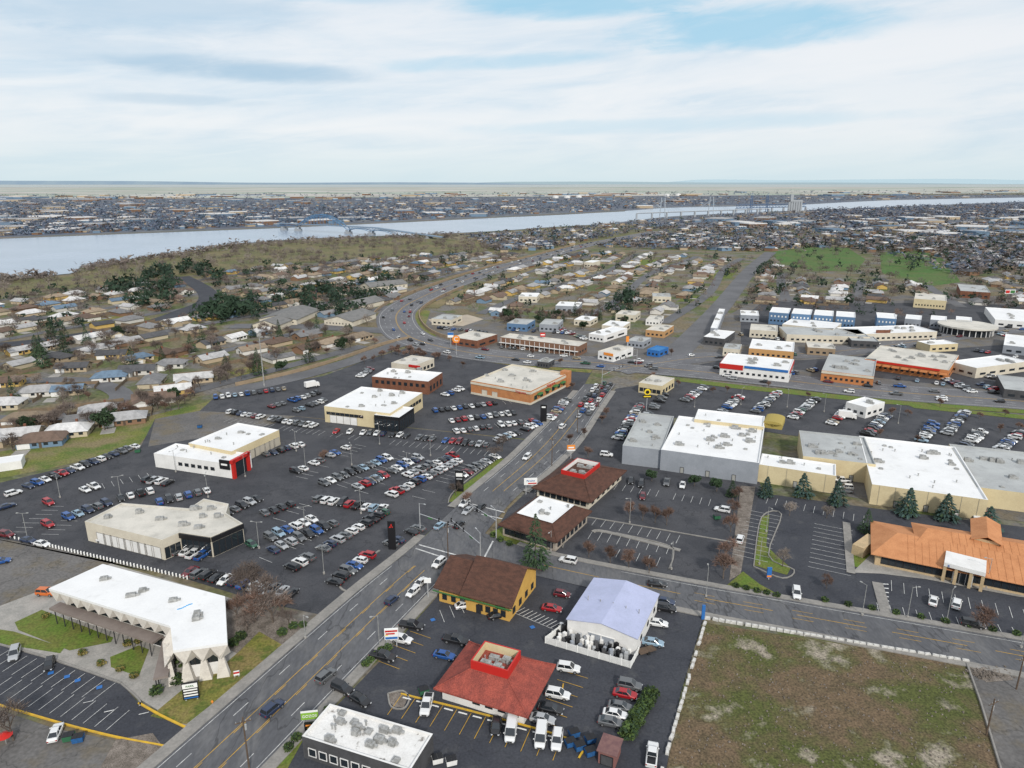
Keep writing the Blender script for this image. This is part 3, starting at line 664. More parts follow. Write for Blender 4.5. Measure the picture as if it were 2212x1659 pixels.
def well(rt,ro,r,z0,z1,outm,inm):
    pts=[p[:2] for p in r.p]; g=MB(); g.prism(pts,z0-.6,z1,top=False); part('equipment_screen',g,outm,ro)
    ins=inset([Vector(p) for p in pts],.3); g=MB(); g.prism([tuple(p) for p in ins],z0-.4,z1,top=False)
    g.f=[f[::-1] for f in g.f]; g.add([(p.x,p.y,z0-.3) for p in ins],[(0,1,2,3)]); part('screen_lining',g,inm,ro)
    g=MB(); g.add([(p[0],p[1],z1+.01) for p in pts]+[(p.x,p.y,z1+.01) for p in ins],[(i,(i+1)%4,4+(i+1)%4,4+i) for i in range(4)]); part('screen_cap',g,outm,ro)
h=3.2
rt=T('restaurant','low restaurant with dark brown hip roof and bright red rooftop box','restaurant',P(1240,1040,h))
r1=R3((1160,1052),(1272,1080),(1318,1012),h)
g=MB(); g.prism([p[:2] for p in r1.p],0,h,top=False); part('wall',g,m_beige,rt); wedge(rt,r1.p,0,8,1.7,1.6,.8); wedge(rt,r1.p,1,6,1.7,1.6,.8)
ro,ir=frustum(rt,r1,h,6.2,.46,m_bshingle,1.3); well(rt,ro,ir,6.3,7.6,m_red,m_white); hvacs(rt,ro,[tuple(ir.at(ir.w*a,ir.d*b,6.0)) for a,b in ((.3,.3),(.65,.35),(.35,.7),(.7,.75))],6.0,1,r1.rot)
h=3.6
rt=T('commercial_building','beige single-storey building with brown mansard and square white flat roof','commercial building',P(1165,1115,h))
r1=R3((1086,1132),(1200,1166),(1248,1100),h)
g=MB(); g.prism([p[:2] for p in r1.p],0,h,top=False); part('wall',g,M('stone_wall',(.38,.33,.27),(.30,.26,.22),.8,grain=.2),rt); wedge(rt,r1.p,0,9,1.6,1.7,.8); wedge(rt,r1.p,1,7,1.6,1.7,.8)
ro,ir=frustum(rt,r1,h,6.0,.68,m_bshingle,1.0)
rr=flat(rt,ir.p,6.4,m_bshingle,m_wroof,.35,5.9); vents(rt,rr,ir,6.1,6,2); hvacs(rt,rr,[tuple(ir.at(ir.w*.5,ir.d*.3,6.1))],6.1,.8)
h=4.6
rt=T('restaurant','yellow restaurant with stepped dark brown gable roofs and green trim','restaurant',P(1040,1260,h))
r1=R3((948,1262),(1102,1303),(1148,1232),h)
rA=r1.sub(0,r1.w*.42,0,r1.d,h); rB=r1.sub(r1.w*.40,r1.w,-.4,r1.d+.4,h)
g=MB(); gwalls(g,rA,h,3.6); part('wall',g,m_yellow,rt); g=MB(); gwalls(g,rB,h+.5,4.8); part('wall',g,m_yellow,rt)
g=MB(); gable(g,rA,h,3.6,0,1.0); ro=part('roof',g,m_bshingle,rt); g=MB(); gable(g,rB,h+.5,4.8,0,1.1); ro2=part('roof',g,m_bshingle,rt)
wedge(rt,rA.p,0,3,1.2,1.6,.9); wedge(rt,rB.p,0,4,1.2,1.6,.9,.25,.95); wedge(rt,rB.p,1,4,1.4,1.6,.9)
for rr_,zz in ((rA,h),(rB,h+.5)):
    g=MB(); q=rr_.at(rr_.w/2,-1.16,0); g.box(q.x,q.y,zz-1.35,zz-1.05,rr_.w+2,.12,rr_.rot); part('green_fascia',g,m_greent,rt)
q=rB.at(rB.w*.3,-.1); g=MB(); g.box(q.x,q.y,.05,2.3,1.2,.14,r1.rot); part('door',g,m_frame,rt)
q=rB.at(rB.w*.8,-.12,3.1); g=MB(); g.box(q.x,q.y,2.7,3.5,2.4,.1,r1.rot); part('green_sign_panel',g,m_greent,rt)
h=4.4
rt=T('warehouse','white metal warehouse with pale bluish gable roof and stacked goods in front','warehouse',P(1310,1320,h))
r1=R3((1226,1336),(1376,1378),(1410,1280),h)
g=MB(); gwalls(g,r1,h,1.3,'d'); part('wall',g,m_white,rt); g=MB(); gable(g,r1,h,1.3,0,.25,'d'); ro=part('roof',g,m_lilac,rt)
for k in range(9):
    for s_ in (0,1):
        g=MB(); v=r1.d*(k+.5)/9; e=r1.at(-.2 if s_==0 else r1.w+.2,v,h-.03); t=r1.at(r1.w/2,v,h+1.31); g.tube(e,t,.018,4); part('roof_seam',g,m_lilac,ro)
for k in range(5):
    q=r1.at(r1.w*(.12+k*.19),r1.d*.45,h+.9); g=MB(); g.tube(q-Vector((0,0,.6)),q+Vector((0,0,.5)),.1,6); part('roof_vent',g,m_hvac,ro)
wedge(rt,r1.p,0,2,3.0,2.6,.05,.3,.7,'garage_door',m_mgrey,m_white); wedge(rt,r1.p,1,3,1.2,1.0,1.8)
fa=P(1178,1390);fb_=P(1362,1444);fc_=P(1381,1408);fd=P(1222,1356)
fe=T('yard_fence','white picket fence around the goods yard below the bluish-roofed warehouse','fence',fa)
def fence_line(root,a,b,h,mat,step=.25,w=.19):
    d=(b-a);L=d.length;d.normalize();rot=math.atan2(d.y,d.x); g=MB(); n=int(L/step)
    for i in range(n): q=a+d*step*(i+.5); g.box(q.x,q.y,.1,h,w,.05,rot)
    part('fence_panel',g,mat,root)
    for i in range(int(L/2.4)+1):
        q=a+d*min(L,2.4*i); g=MB(); g.box(q.x,q.y,0,h+.15,.16,.16,rot); part('post',g,mat,root)
m_fw=M('white_fence_paint',(.78,.78,.76))
fence_line(fe,fa,fb_,1.7,m_fw); fence_line(fe,fb_,fc_,1.7,m_fw); fence_line(fe,fa,fd,1.7,m_fw)
cols=[m_white,m_lmetal,m_black,m_mgrey,m_white,m_dgrey,m_signw]
ru=R3(P(1190,1386),P(1356,1434),P(1370,1398),0,True)
for i in range(17):
    for j in range(5):
        if random.random()<.15: continue
        q=ru.at(ru.w*(i+.5+random.uniform(-.25,.25))/17,ru.d*(j+.5+random.uniform(-.25,.25))/5)
        hh=random.uniform(.8,2.1); g=MB(); a_=random.uniform(0,1.5); g.box(q.x,q.y,.17,.17+hh,.75,.72,a_); g.box(q.x,q.y,.171+hh,.24+hh,.6,.6,a_); g.box(q.x+.39*math.cos(a_),q.y+.39*math.sin(a_),.3,hh-.05,.03,.5,a_)
        mt=random.choice(cols); cn={m_white:'white',m_lmetal:'silver',m_black:'black',m_mgrey:'grey',m_dgrey:'charcoal',m_signw:'bright white'}[mt]
        single('appliance',g,mt,'%s boxy appliance, %s from left in %s yard row from the fence'%(cn,ordn(i),ordn(j)),'appliance',(q.x,q.y,.17),'used appliances in the fenced yard')
h=3.0
rt=T('restaurant','former diner with red tiled hip roof, open rooftop well and low white walls','restaurant',P(1070,1470,h))
r1=R3((955,1482),(1132,1536),(1180,1440),h)
g=MB(); g.prism([p[:2] for p in r1.p],0,h,top=False); part('wall',g,m_white,rt); wedge(rt,r1.p,0,4,1.5,1.1,1.2,.35,.97); wedge(rt,r1.p,1,5,1.5,1.4,.8)
ro,ir=frustum(rt,r1,h,6.0,(.46,.50),m_rtile,1.2); well(rt,ro,ir,6.2,7.8,m_red,m_cream)
hvacs(rt,ro,[tuple(ir.at(ir.w*a,ir.d*b,6.0)) for a,b in ((.3,.3),(.62,.3),(.4,.65),(.72,.7))],6.0,.95,r1.rot)
for k in range(3):
    q=ir.at(ir.w*(.2+.3*k),ir.d*.5,6); g=MB(); g.tube(q,q+Vector((0,0,1.2)),.09,6); part('vent_pipe',g,m_lmetal,ro)
h=4.6
rt=T('commercial_building','flat white-roofed building at bottom edge with charcoal walls and cluttered roof','commercial building',P(790,1600,h))
r1=R3((652,1590),(886,1664),(932,1584),h); roof=flat(rt,r1.p,h,m_dgrey,M('patched_white_roof',(.74,.73,.71),(.64,.63,.61),.25,grain=.08,c3=(.22,.20,.18),s3=.5,lo=.4,hi=.65,l3=.60,h3=.68),.5,capm=m_white)
hvacs(rt,roof,[(768,1585),(772,1572),(830,1580),(848,1607),(800,1610),(712,1600),(735,1560),(858,1580),(820,1600)],h-.4,.8,r1.rot); vents(rt,roof,r1,h-.4,12,12)
wedge(rt,r1.p,0,9,1.6,1.7,.9,.04,.96,'window',m_glass,m_white); wedge(rt,r1.p,3,4,1.4,1.6,.9,fr=m_white)
# bank
h=4.2
m_sand=M('sandstone',(.50,.37,.22),(.42,.32,.19),.5,grain=.1)
rt=T('bank_building','long bank with layered orange metal hip roofs and white entrance portico','bank',P(2060,1200,h))
for (A,B,Cc,z,rh,ins) in (((1893,1192),(2290,1272),(2310,1205),3.8,2.2,6),((1990,1166),(2330,1224),(2340,1190),5.8,1.4,3)):
    r=R3(A,B,Cc,z); g=MB(); g.prism([p[:2] for p in r.p],0,z,top=False); part('wall',g,m_sand,rt)
    g=MB(); gable(g,r,z,rh,min(ins,r.d/2),1.2); ro=part('roof',g,m_otile,rt)
    if z<5: wedge(rt,r.p,0,22,2.0,2.0,.8)
    for k in range(int(r.w/1.6)):
        u=1.6*(k+.5)
        if 6<u<r.w-6 and k<40:
            g=MB(); g.tube(r.at(u,-1.2,z-1.2*rh/(r.d/2)+.03),r.at(u,r.d/2,z+rh+.03),.05,4); part('roof_seam',g,m_otile,ro)
r=R3((2105,1160),(2160,1172),(2150,1130),7.5); g=MB(); g.prism([p[:2] for p in r.p],0,7.4,top=False); part('wall',g,m_sand,rt); g=MB(); gable(g,r,7.4,1.2,0,.7,'d'); part('roof',g,m_otile,rt)
r=R3((2040,1215),(2130,1238),(2136,1212),5.4); g=MB(); g.prism([p[:2] for p in r.p],4.4,5.4,bot=True); part('portico_roof',g,m_white,rt)
for u in (.04,.32,.68,.96):
    q=r.at(r.w*u,.6); g=MB(); g.box(q.x,q.y,0,4.4,.7,.7,r.rot); part('column',g,m_sand,rt)
g=MB(); g.prism([p[:2] for p in r.sub(r.w*.25,r.w*.75,1.4,r.d,4).p],0,4.4,top=False); part('wall',g,m_white,rt)
wedge(rt,r.sub(r.w*.25,r.w*.75,1.4,r.d,4).p,0,3,-.9,3.2,.05)
q=r.at(r.w*.12,-.08); text('a',1.1,(q.x,q.y,4.9),r.rot,m_blue,rt)
g=MB(); q=P(1867,1190); g.box(q.x,q.y,0,3,9,3,r.rot+1.3); part('drive_through_wall',g,m_sand,rt)
rt=T('shed','small maroon-roofed refuse shed beside blue dumpsters at bottom','shed',P(1318,1630,2.8))
r1=R3((1293,1620),(1330,1632),(1348,1600),2.8); g=MB(); g.prism([p[:2] for p in r1.p],0,2.7,top=False); part('wall',g,M('maroon_block',(.22,.10,.09)),rt); g=MB(); g.prism([tuple(p) for p in inset([Vector(p[:2]) for p in r1.p],-.3)],2.7,2.9,bot=True); part('roof',g,M('maroon_roof',(.20,.11,.10),(.15,.08,.08),1),rt); wedge(rt,r1.p,0,1,2.2,2.1,.05,name='door',mat=m_dgrey)
def dumpster(px,py,col,cn,where,rot):
    q=P(px,py); t=thing('dumpster','%s dumpster %s'%(cn,where),'dumpster',(q.x,q.y,.16),'dumpsters',rot)
    m=MB(); m.box(0,0,.15,1.2,1.7,1.2,0,tap=1.08); m.box(0,.66,.8,.95,1.9,.1)
    link('bin',meshof('bin',m,col),t)
    m=MB(); m.box(-.45,0,1.21,1.28,.9,1.35); m.box(.46,0,1.21,1.28,.88,1.35); link('lid',meshof('lid',m,m_black),t)
    for sx in (-.7,.7):
        m=MB(); m.tube((sx,-.4,.09),(sx+.1,-.4,.09),.09,8); link('caster',meshof('caster',m,m_black),t)
m_dblue=M('dumpster_blue',(.02,.11,.30),(.02,.08,.2),2); m_dgreen=M('dumpster_green',(.03,.12,.06))
for i,(x,y) in enumerate(((1232,1612),(1252,1620),(1275,1632),(1240,1592),(1275,1605))): dumpster(x,y,m_dblue,'blue',['leftmost beside the maroon shed','second from left beside maroon shed','nearest the maroon shed wall','behind the leftmost blue one by the shed','behind the shed-side blue one'][i],.35)
dumpster(150,1600,m_dgreen,'dark green','beside the white car in lower left lot',.3); dumpster(170,1603,m_dblue,'blue','next to the green one in lower left lot',.3)
dumpster(1548,1122,m_dgreen,'green','at the back of the bank lot boundary',.2)
dumpster(945,1648,m_white,'white','tank-like, left one behind bottom building',.3); dumpster(975,1652,m_white,'white','tank-like, right one behind bottom building',.3)
dumpster(916,1500,m_dgreen,'green','near the kidney-shaped gravel island',.4)
dumpster(432,925,m_dblue,'small blue','behind the white service building',.2); dumpster(298,978,m_dgreen,'green','by the grass strip of the left lot',.3)
# ================================================================ MID COMMERCIAL BUILDINGS
BC=[]
def simple(name,label,cat,A,B,Cc,h,wm,rm,n0=6,n1=3,nh=3,par=.4,wh=1.4,group=None):
    r=R3(A,B,Cc,h); rt=T(name,label,cat,r.c,group); ro=flat(rt,r.p,h,wm,rm,par); BC.append((r.c.x,r.c.y,max(r.w,r.d)/2))
    if n0: wedge(rt,r.p,0,n0,-.6,wh,h*.25,pane=False)
    if n1: wedge(rt,r.p,1,n1,-.6,wh,h*.25,pane=False)
    rs=random.Random(int(A[0])); hvacs(rt,ro,[tuple(r.at(r.w*rs.uniform(.1,.9),r.d*rs.uniform(.2,.8),h-par)) for _ in range(nh)],h-par,1.2,r.rot)
    return rt,r
def band(rt,r,e,f0,f1,z0,z1,mat,name='fascia_band',th=.3):
    a=Vector(r.p[e][:2]);b=Vector(r.p[(e+1)%4][:2]);d=(b-a);L=d.length;d.normalize();nv=Vector((d.y,-d.x))
    if (a+b-2*Vector(r.c[:2])).dot(nv)<0:nv=-nv
    g=MB(); p=a+d*L*f0;q=a+d*L*f1; g.prism([p+nv*.04,q+nv*.04,q+nv*(th+.04),p+nv*(th+.04)],z0,z1,bot=True); part(name,g,mat,rt)
rt,r=simple('motel','long two-storey brown motel with white flat roof at the bend','motel',(1080,728),(1250,748),(1262,738),6,M('motel_brown',(.18,.10,.065)),m_oroof,16,3,5)
g=MB(); q=r.at(r.w/2,-.9); g.box(q.x,q.y,2.9,3.05,r.w,1.6,r.rot); part('balcony',g,m_white,rt)
for k in range(16):
    q=r.at(r.w*(k+.5)/16,-1.6); g=MB(); g.box(q.x,q.y,0,5.8,.2,.2,r.rot); part('post',g,m_white,rt)
rt,r=simple('shop','wide truck-parts store with red stripe and white roof right of junction','shop',(1556,784),(1706,800),(1712,776),6.5,m_white,m_wroof,11,3,6)
band(rt,r,0,0,.34,3.9,6.4,m_red); band(rt,r,0,.36,.98,5.2,6.4,m_blue); band(rt,r,1,0,.96,4.6,6.3,m_red); band(rt,r,3,0,1,4.6,6.3,m_red)
m_os=M('orange_stucco',(.50,.20,.075),(.42,.17,.065),.3)
rt,r=simple('shop','orange-walled strip mall wing with pale roof nearest the road','strip mall',(1775,800),(1888,813),(1893,775),5.5,m_os,m_groof,9,4,9); band(rt,r,0,0,1,4.2,5.3,m_beige)
rt,r=simple('shop','long orange-fronted strip mall angled behind the pale-roofed wing','strip mall',(1868,775),(2050,800),(2095,770),5.5,m_os,m_oroof,14,4,12); band(rt,r,0,.1,.9,4.4,5.3,m_red)
for k in range(9):
    g=MB(); q=r.at(r.w*(k+.5)/9,-1.4); g.box(q.x,q.y,3.2,3.9,r.w/9*.8,2.4,r.rot,tap=.8); part('awning',g,m_os,rt)
simple('shop','white-roofed shop at the right end of the orange strip mall','shop',(2050,780),(2110,795),(2090,750),5.5,m_beige,m_wroof,3,5,4)
rt,r=simple('shop','tan brick shop with white roof left of the blue apartments road','shop',(1618,752),(1715,760),(1732,740),5,M('tan_brick',(.48,.27,.11)),m_wroof,8,3,3)
simple('shop','small white bank kiosk standing alone in shopping lot','kiosk',(1828,868),(1872,880),(1888,862),5,m_white,m_wroof,3,3,1)
simple('shop','grey-roofed strip of shops right of the tan brick shop','strip mall',(1700,722),(1880,728),(1900,712),5,m_beige,m_groof,14,2,5)
simple('shop','long white-roofed strip of shops leading to the round building','strip mall',(1850,722),(2025,716),(2030,700),5,m_beige,m_wroof,14,2,5)
simple('shop','white-roofed shop at far right edge beside the road','shop',(2150,690),(2260,698),(2260,672),5,m_white,m_wroof,5,2,3)
simple('shop','grey fuel station shop at right edge near the highway','shop',(2168,745),(2260,755),(2260,730),5,m_mgrey,m_wroof,4,2,2)
simple('shop','small grey booth building at right edge below the highway','shop',(2170,840),(2260,850),(2260,820),4.5,m_dgrey,m_groof,3,2,1)
rt,r=simple('restaurant','white and red burger restaurant with tall sign beside the junction','restaurant',(1292,758),(1325,764),(1340,745),5,m_white,m_oroof,3,3,2); band(rt,r,0,.4,1,3.5,4.9,m_orange)
simple('fuel_station','small blue-roofed fuel station by the junction','fuel station',(1398,754),(1424,758),(1434,748),4.0,m_blue,M('blue_roof',(.04,.18,.42)),3,2,0)
simple('shop','dark shop with long low profile left of residential avenue','shop',(1455,735),(1485,740),(1500,727),4.5,m_dgrey,m_groof,4,2,2) if 0 else None
simple('apartment_building','long narrow white-roofed block beside the residential avenue','apartment building',(1535,708),(1550,709),(1576,668),6,m_mgrey,m_wroof,2,10,3)
simple('apartment_building','white-roofed block with dark walls below the long narrow block','apartment building',(1520,727),(1565,732),(1580,715),5,m_dgrey,m_wroof,4,2,2)
simple('shop','long white-roofed building diagonal behind the strip of shops','shop',(1690,700),(1800,712),(1840,700),5,m_beige,m_wroof,8,3,3)
simple('apartment_building','pale-roofed block behind diagonal building','apartment building',(1620,712),(1680,716),(1700,704),5,m_beige,m_oroof,6,2,2)
simple('warehouse','small pale hall far beyond the bend','warehouse',(1262,566),(1282,567),(1286,562),6,m_beige,m_wroof,3,0,0)
simple('school_building','tan low school building at far right beyond houses','school',(1975,645),(2045,650),(2055,638),7,m_cream,m_oroof,10,2,2)
simple('shop','brick-fronted store at far right with grey roof','shop',(2075,628),(2140,632),(2150,618),6,m_brown,m_groof,5,0,2)
for (A,B,Cc,h_,wm_,rm_,lab) in (((975,728),(1030,736),(1045,718),5,m_brown,m_oroof,'small brick-red shop inside the highway bend'),((932,688),(975,691),(985,680),4.5,m_beige,m_groof,'low tan building beside the pale concrete apron'),((1095,698),(1138,701),(1150,690),5,m_purpleb,m_groof,'blue-grey building above the brown motel, left'),((1165,700),(1205,702),(1215,690),5,m_mgrey,m_groof,'blue-grey building above the brown motel, right'),((1272,720),(1305,725),(1335,706),4.5,m_white,m_wroof,'white low shop between motel and burger restaurant'),((1300,702),(1345,706),(1355,695),4.5,m_beige,m_wroof,'pale shop behind the white low shop'),((1395,712),(1435,716),(1445,702),4.5,M('orange_tan',(.45,.26,.12)),m_oroof,'tan-orange shop left of residential avenue'),((1355,735),(1390,739),(1396,728),4.2,m_mgrey,m_groof,'grey shop between burger restaurant and blue fuel station'),((1562,752),(1598,755),(1606,744),4.5,m_beige,m_groof,'small beige shop left of tan brick shop'),((1745,750),(1805,754),(1815,742),4.5,m_tanw,m_oroof,'tan shop right of the tan brick shop'),((1600,680),(1640,682),(1648,672),5,m_mgrey,m_wroof,'small block at left of the blue apartments'),((1240,690),(1275,693),(1285,684),4,m_beige,m_wroof,'pale-roofed block above the motel right end'),((1395,690),(1425,692),(1432,682),4,m_white,m_oroof,'small white block near the avenue upper left'),((1160,780),(1185,783),(1192,775),3.5,m_dgrey,m_groof,'tiny dark kiosk beside the highway'),((1840,735),(1900,738),(1912,728),4.5,m_dgrey,m_groof,'dark shop in the middle of the right lots'),((2010,745),(2070,742),(2075,732),4.5,m_cream,m_wroof,'cream shop below the round building'),((1330,678),(1372,681),(1380,672),5,m_beige,m_oroof,'pale block behind the avenue shops, upper'),((1200,660),(1250,662),(1262,653),5,m_mgrey,m_wroof,'grey-walled hall in the middle suburb'),((1120,640),(1160,641),(1172,633),5,m_beige,m_wroof,'white-roofed hall in middle suburb near highway'),((1410,640),(1450,641),(1462,634),5,m_beige,m_groof,'beige hall beside the residential avenue, far')):
    simple('shop',lab,'shop',A,B,Cc,h_,wm_,rm_,4,2,2)
for i in range(5):
    A=(1662+i*48 if i<4 else 1895,674+i*3)
    rt,r=simple('apartment_building','slate blue apartment block with white roof, %s from left in its row'%ordn(i),'apartment building',A,(A[0]+42,A[1]+3),(A[0]+50,A[1]-8),8.5,m_purpleb,m_wroof,5,2,0,group='slate blue apartment blocks')
    wedge(rt,r.p,0,5,-.5,1.4,5.2,pane=False,mat=m_white)
for i in range(4):
    simple('apartment_building','pale two-storey block behind blue apartments, %s from left'%ordn(i),'apartment building',(1900+i*55,686+i*2),(1935+i*55,689+i*2),(1942+i*55,680+i*2),6,m_mgrey,m_wroof,4,0,0,group='pale blocks behind blue apartments')
q=P(2090,700,6); rt=T('round_building','round glass-walled building with white disc roof at right','commercial building',q)
g=MB(); g.tube((q.x,q.y,0),(q.x,q.y,4.8),14,28); part('wall',g,m_glass,rt); g=MB(); g.tube((q.x,q.y,4.8),(q.x,q.y,5.8),17,28,17); part('roof',g,m_oroof,rt)
for k in range(28):
    t=2*math.pi*k/28; g=MB(); g.box(q.x+15*math.cos(t),q.y+15*math.sin(t),0,4.8,.4,.4,t); part('column',g,m_white,rt)
m_gsh=M('grey_shingle',(.19,.185,.18),(.15,.15,.145),.3,grain=.15)
for i,(A,B,Cc) in enumerate((((560,688),(640,690),(700,668)),((545,700),(600,702),(640,684)),((720,660),(760,664),(800,645)),((700,690),(760,694),(800,675)),((800,620),(880,612),(890,604)))):
    r=R3(A,B,Cc,4); rt=T('townhouse_row','long grey-roofed townhouse row, %s of those left of the bend'%ordn(i),'townhouses',r.c,'long townhouse rows left of the bend'); BC.append((r.c.x,r.c.y,r.w/2))
    g=MB(); gwalls(g,r,4,3,'w' if r.w>r.d else 'd'); part('wall',g,m_beige,rt); g=MB(); gable(g,r,4,3,0,.6,'w' if r.w>r.d else 'd'); part('roof',g,m_gsh,rt); wedge(rt,r.p,0,8,-.4,1.2,1.2,pane=False)
# ================================================================ BRIDGES
A=P(605,497);B=P(960,517); d=(B-A);Lb=d.length;d.normalize();nb=Vector((-d.y,d.x,0)); rot=math.atan2(d.y,d.x)
rt=T('arch_bridge','blue steel arch bridge on pale piers crossing the river','bridge',A)
ZD=15
def bp_(s,off,z): q=A+d*s+nb*off; return Vector((q.x,q.y,z))
g=MB()
def deckz(s): return ZD if s<Lb*.62 else ZD*(1-(s-Lb*.62)/(Lb*.38)*.75)
for i in range(40):
    s0=Lb*i/40;s1=Lb*(i+1)/40
    v=[bp_(s0,-6,deckz(s0)),bp_(s1,-6,deckz(s1)),bp_(s1,6,deckz(s1)),bp_(s0,6,deckz(s0))]; lo=[p-Vector((0,0,1.3)) for p in v]
    g.add(v+lo,[(0,1,2,3),(7,6,5,4),(0,4,5,1),(2,6,7,3)])
part('deck',g,m_bdeck,rt)
s0,s1=Lb*.13,Lb*.46
def az(t): return ZD-5+25*math.sin(math.pi*t)
for off in (-5,5):
    g=MB(); n=16
    for i in range(n):
        t0=i/n;t1=(i+1)/n
        p=bp_(s0+(s1-s0)*t0,off,az(t0));q=bp_(s0+(s1-s0)*t1,off,az(t1)); g.tube(p,q,.75,5)
        p2=p+Vector((0,0,-3.6*math.sin(math.pi*t0)));q2=q+Vector((0,0,-3.6*math.sin(math.pi*t1))); g.tube(p2,q2,.45,4)
        g.tube(p2,q,.3,4)
    part('arch_rib',g,m_bluest,rt)
    for i in range(2,15):
        t=i/16; s=s0+(s1-s0)*t; g=MB(); g.tube(bp_(s,off,ZD),bp_(s,off,az(t)-1),.3,4); part('hanger',g,m_bluest,rt)
    for (a0,a1) in ((.0,.13),(.46,.60),(.60,.74)):
        g=MB()
        for i in range(8):
            f0=a0+(a1-a0)*i/8;f1=a0+(a1-a0)*(i+1)/8;q0=4*(i/8)*(1-i/8);q1=4*((i+1)/8)*(1-(i+1)/8)
            zz0=deckz(Lb*f0)-2;zz1=deckz(Lb*f1)-2
            g.tube(bp_(Lb*f0,off,zz0-6+4*q0),bp_(Lb*f1,off,zz1-6+4*q1),.4,4); g.tube(bp_(Lb*f0,off,zz0-6+4*q0),bp_(Lb*f1,off,zz1),.3,4); g.tube(bp_(Lb*f0,off,zz0),bp_(Lb*f0,off,zz0-6+4*q0),.3,4)
        part('side_truss',g,m_bluest,rt)
for f in (.03,.13,.46,.60,.74,.84,.92):
    q=bp_(Lb*f,0,0); zt=deckz(Lb*f)-7 if f<.75 else deckz(Lb*f)-1.7
    g=MB(); g.box(q.x,q.y,0,max(zt,2)*.55,7,15,rot)
    for o in (-4.5,4.5): k=bp_(Lb*f,o,0); g.box(k.x,k.y,max(zt,2)*.5,max(zt,2.2),3.5,3,rot)
    part('pier',g,m_paleconc,rt)
A2=P(1375,474);B2=P(1660,462); d2=(B2-A2);L2=d2.length;d2.normalize(); n2=Vector((-d2.y,d2.x,0))
rt=T('cable_stayed_bridge','slender pale cable-stayed bridge far along the river','bridge',A2)
def cq(s,o,z): q=A2+d2*s+n2*o; return Vector((q.x,q.y,z))
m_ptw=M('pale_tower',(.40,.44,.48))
g=MB(); g.tube(cq(0,0,16),cq(L2,0,16),1.4,4); part('deck',g,m_paleconc,rt)
for f in (.17,.52):
    for o in (-10,10): g=MB(); g.tube(cq(L2*f,o,0),cq(L2*f,o*.6,56),1.2,5); part('tower',g,m_ptw,rt)
    for k in range(1,8):
        for sg in (-1,1):
            s=L2*f+sg*k*L2*.022; g=MB(); g.tube(cq(L2*f,0,55-k*1.4),cq(s,0,17),.2,3); part('cable',g,m_ptw,rt)
for k in range(11):
    g=MB(); q=cq(L2*k/10,0,0); g.box(q.x,q.y,0,15.5,4,8,0); part('pier',g,m_paleconc,rt)
A3=P(1590,459);B3=P(1740,455);d3=(B3-A3);L3=d3.length;d3.normalize()
rt=T('lift_bridge','dark blue railway lift bridge with two towers beyond the cable bridge','bridge',A3)
mdb=M('dark_blue_steel',(.08,.13,.22)); g=MB()
for i in range(22):
    a=A3+d3*L3*i/22;b=A3+d3*L3*(i+1)/22
    g.tube(a+Vector((0,0,14)),b+Vector((0,0,14)),1.2,4); g.tube(a+Vector((0,0,24)),b+Vector((0,0,24)),1,4); g.tube(a+Vector((0,0,14)),b+Vector((0,0,24)),.7,4); g.tube(a+Vector((0,0,14)),a+Vector((0,0,24)),.7,4)
part('truss',g,mdb,rt)
for f in (.2,.42):
    q=A3+d3*L3*f; g=MB()
    for o in (-4,4): g.tube(q+d3*o,q+d3*o+Vector((0,0,55)),1.3,4)
    for z in range(14,55,8): g.tube(q+d3*-4+Vector((0,0,z)),q+d3*4+Vector((0,0,z+8)),.8,4)
    part('lift_tower',g,mdb,rt)
for f in range(7):
    q=A3+d3*L3*f/6; g=MB(); g.box(q.x,q.y,0,13,5,8); part('pier',g,m_paleconc,rt)
q=P(1716,458); rt=T('grain_elevator','tall grey grain elevator on the far river bank','grain elevator',q)
g=MB()
for k in range(6): g.tube((q.x-20+k*8,q.y,0),(q.x-20+k*8,q.y,34),4.3,8)
part('silo',g,m_paleconc,rt); g=MB(); g.box(q.x-14,q.y,34,58,10,10); g.box(q.x+2,q.y,34,40,42,8); part('headhouse',g,m_paleconc,rt)
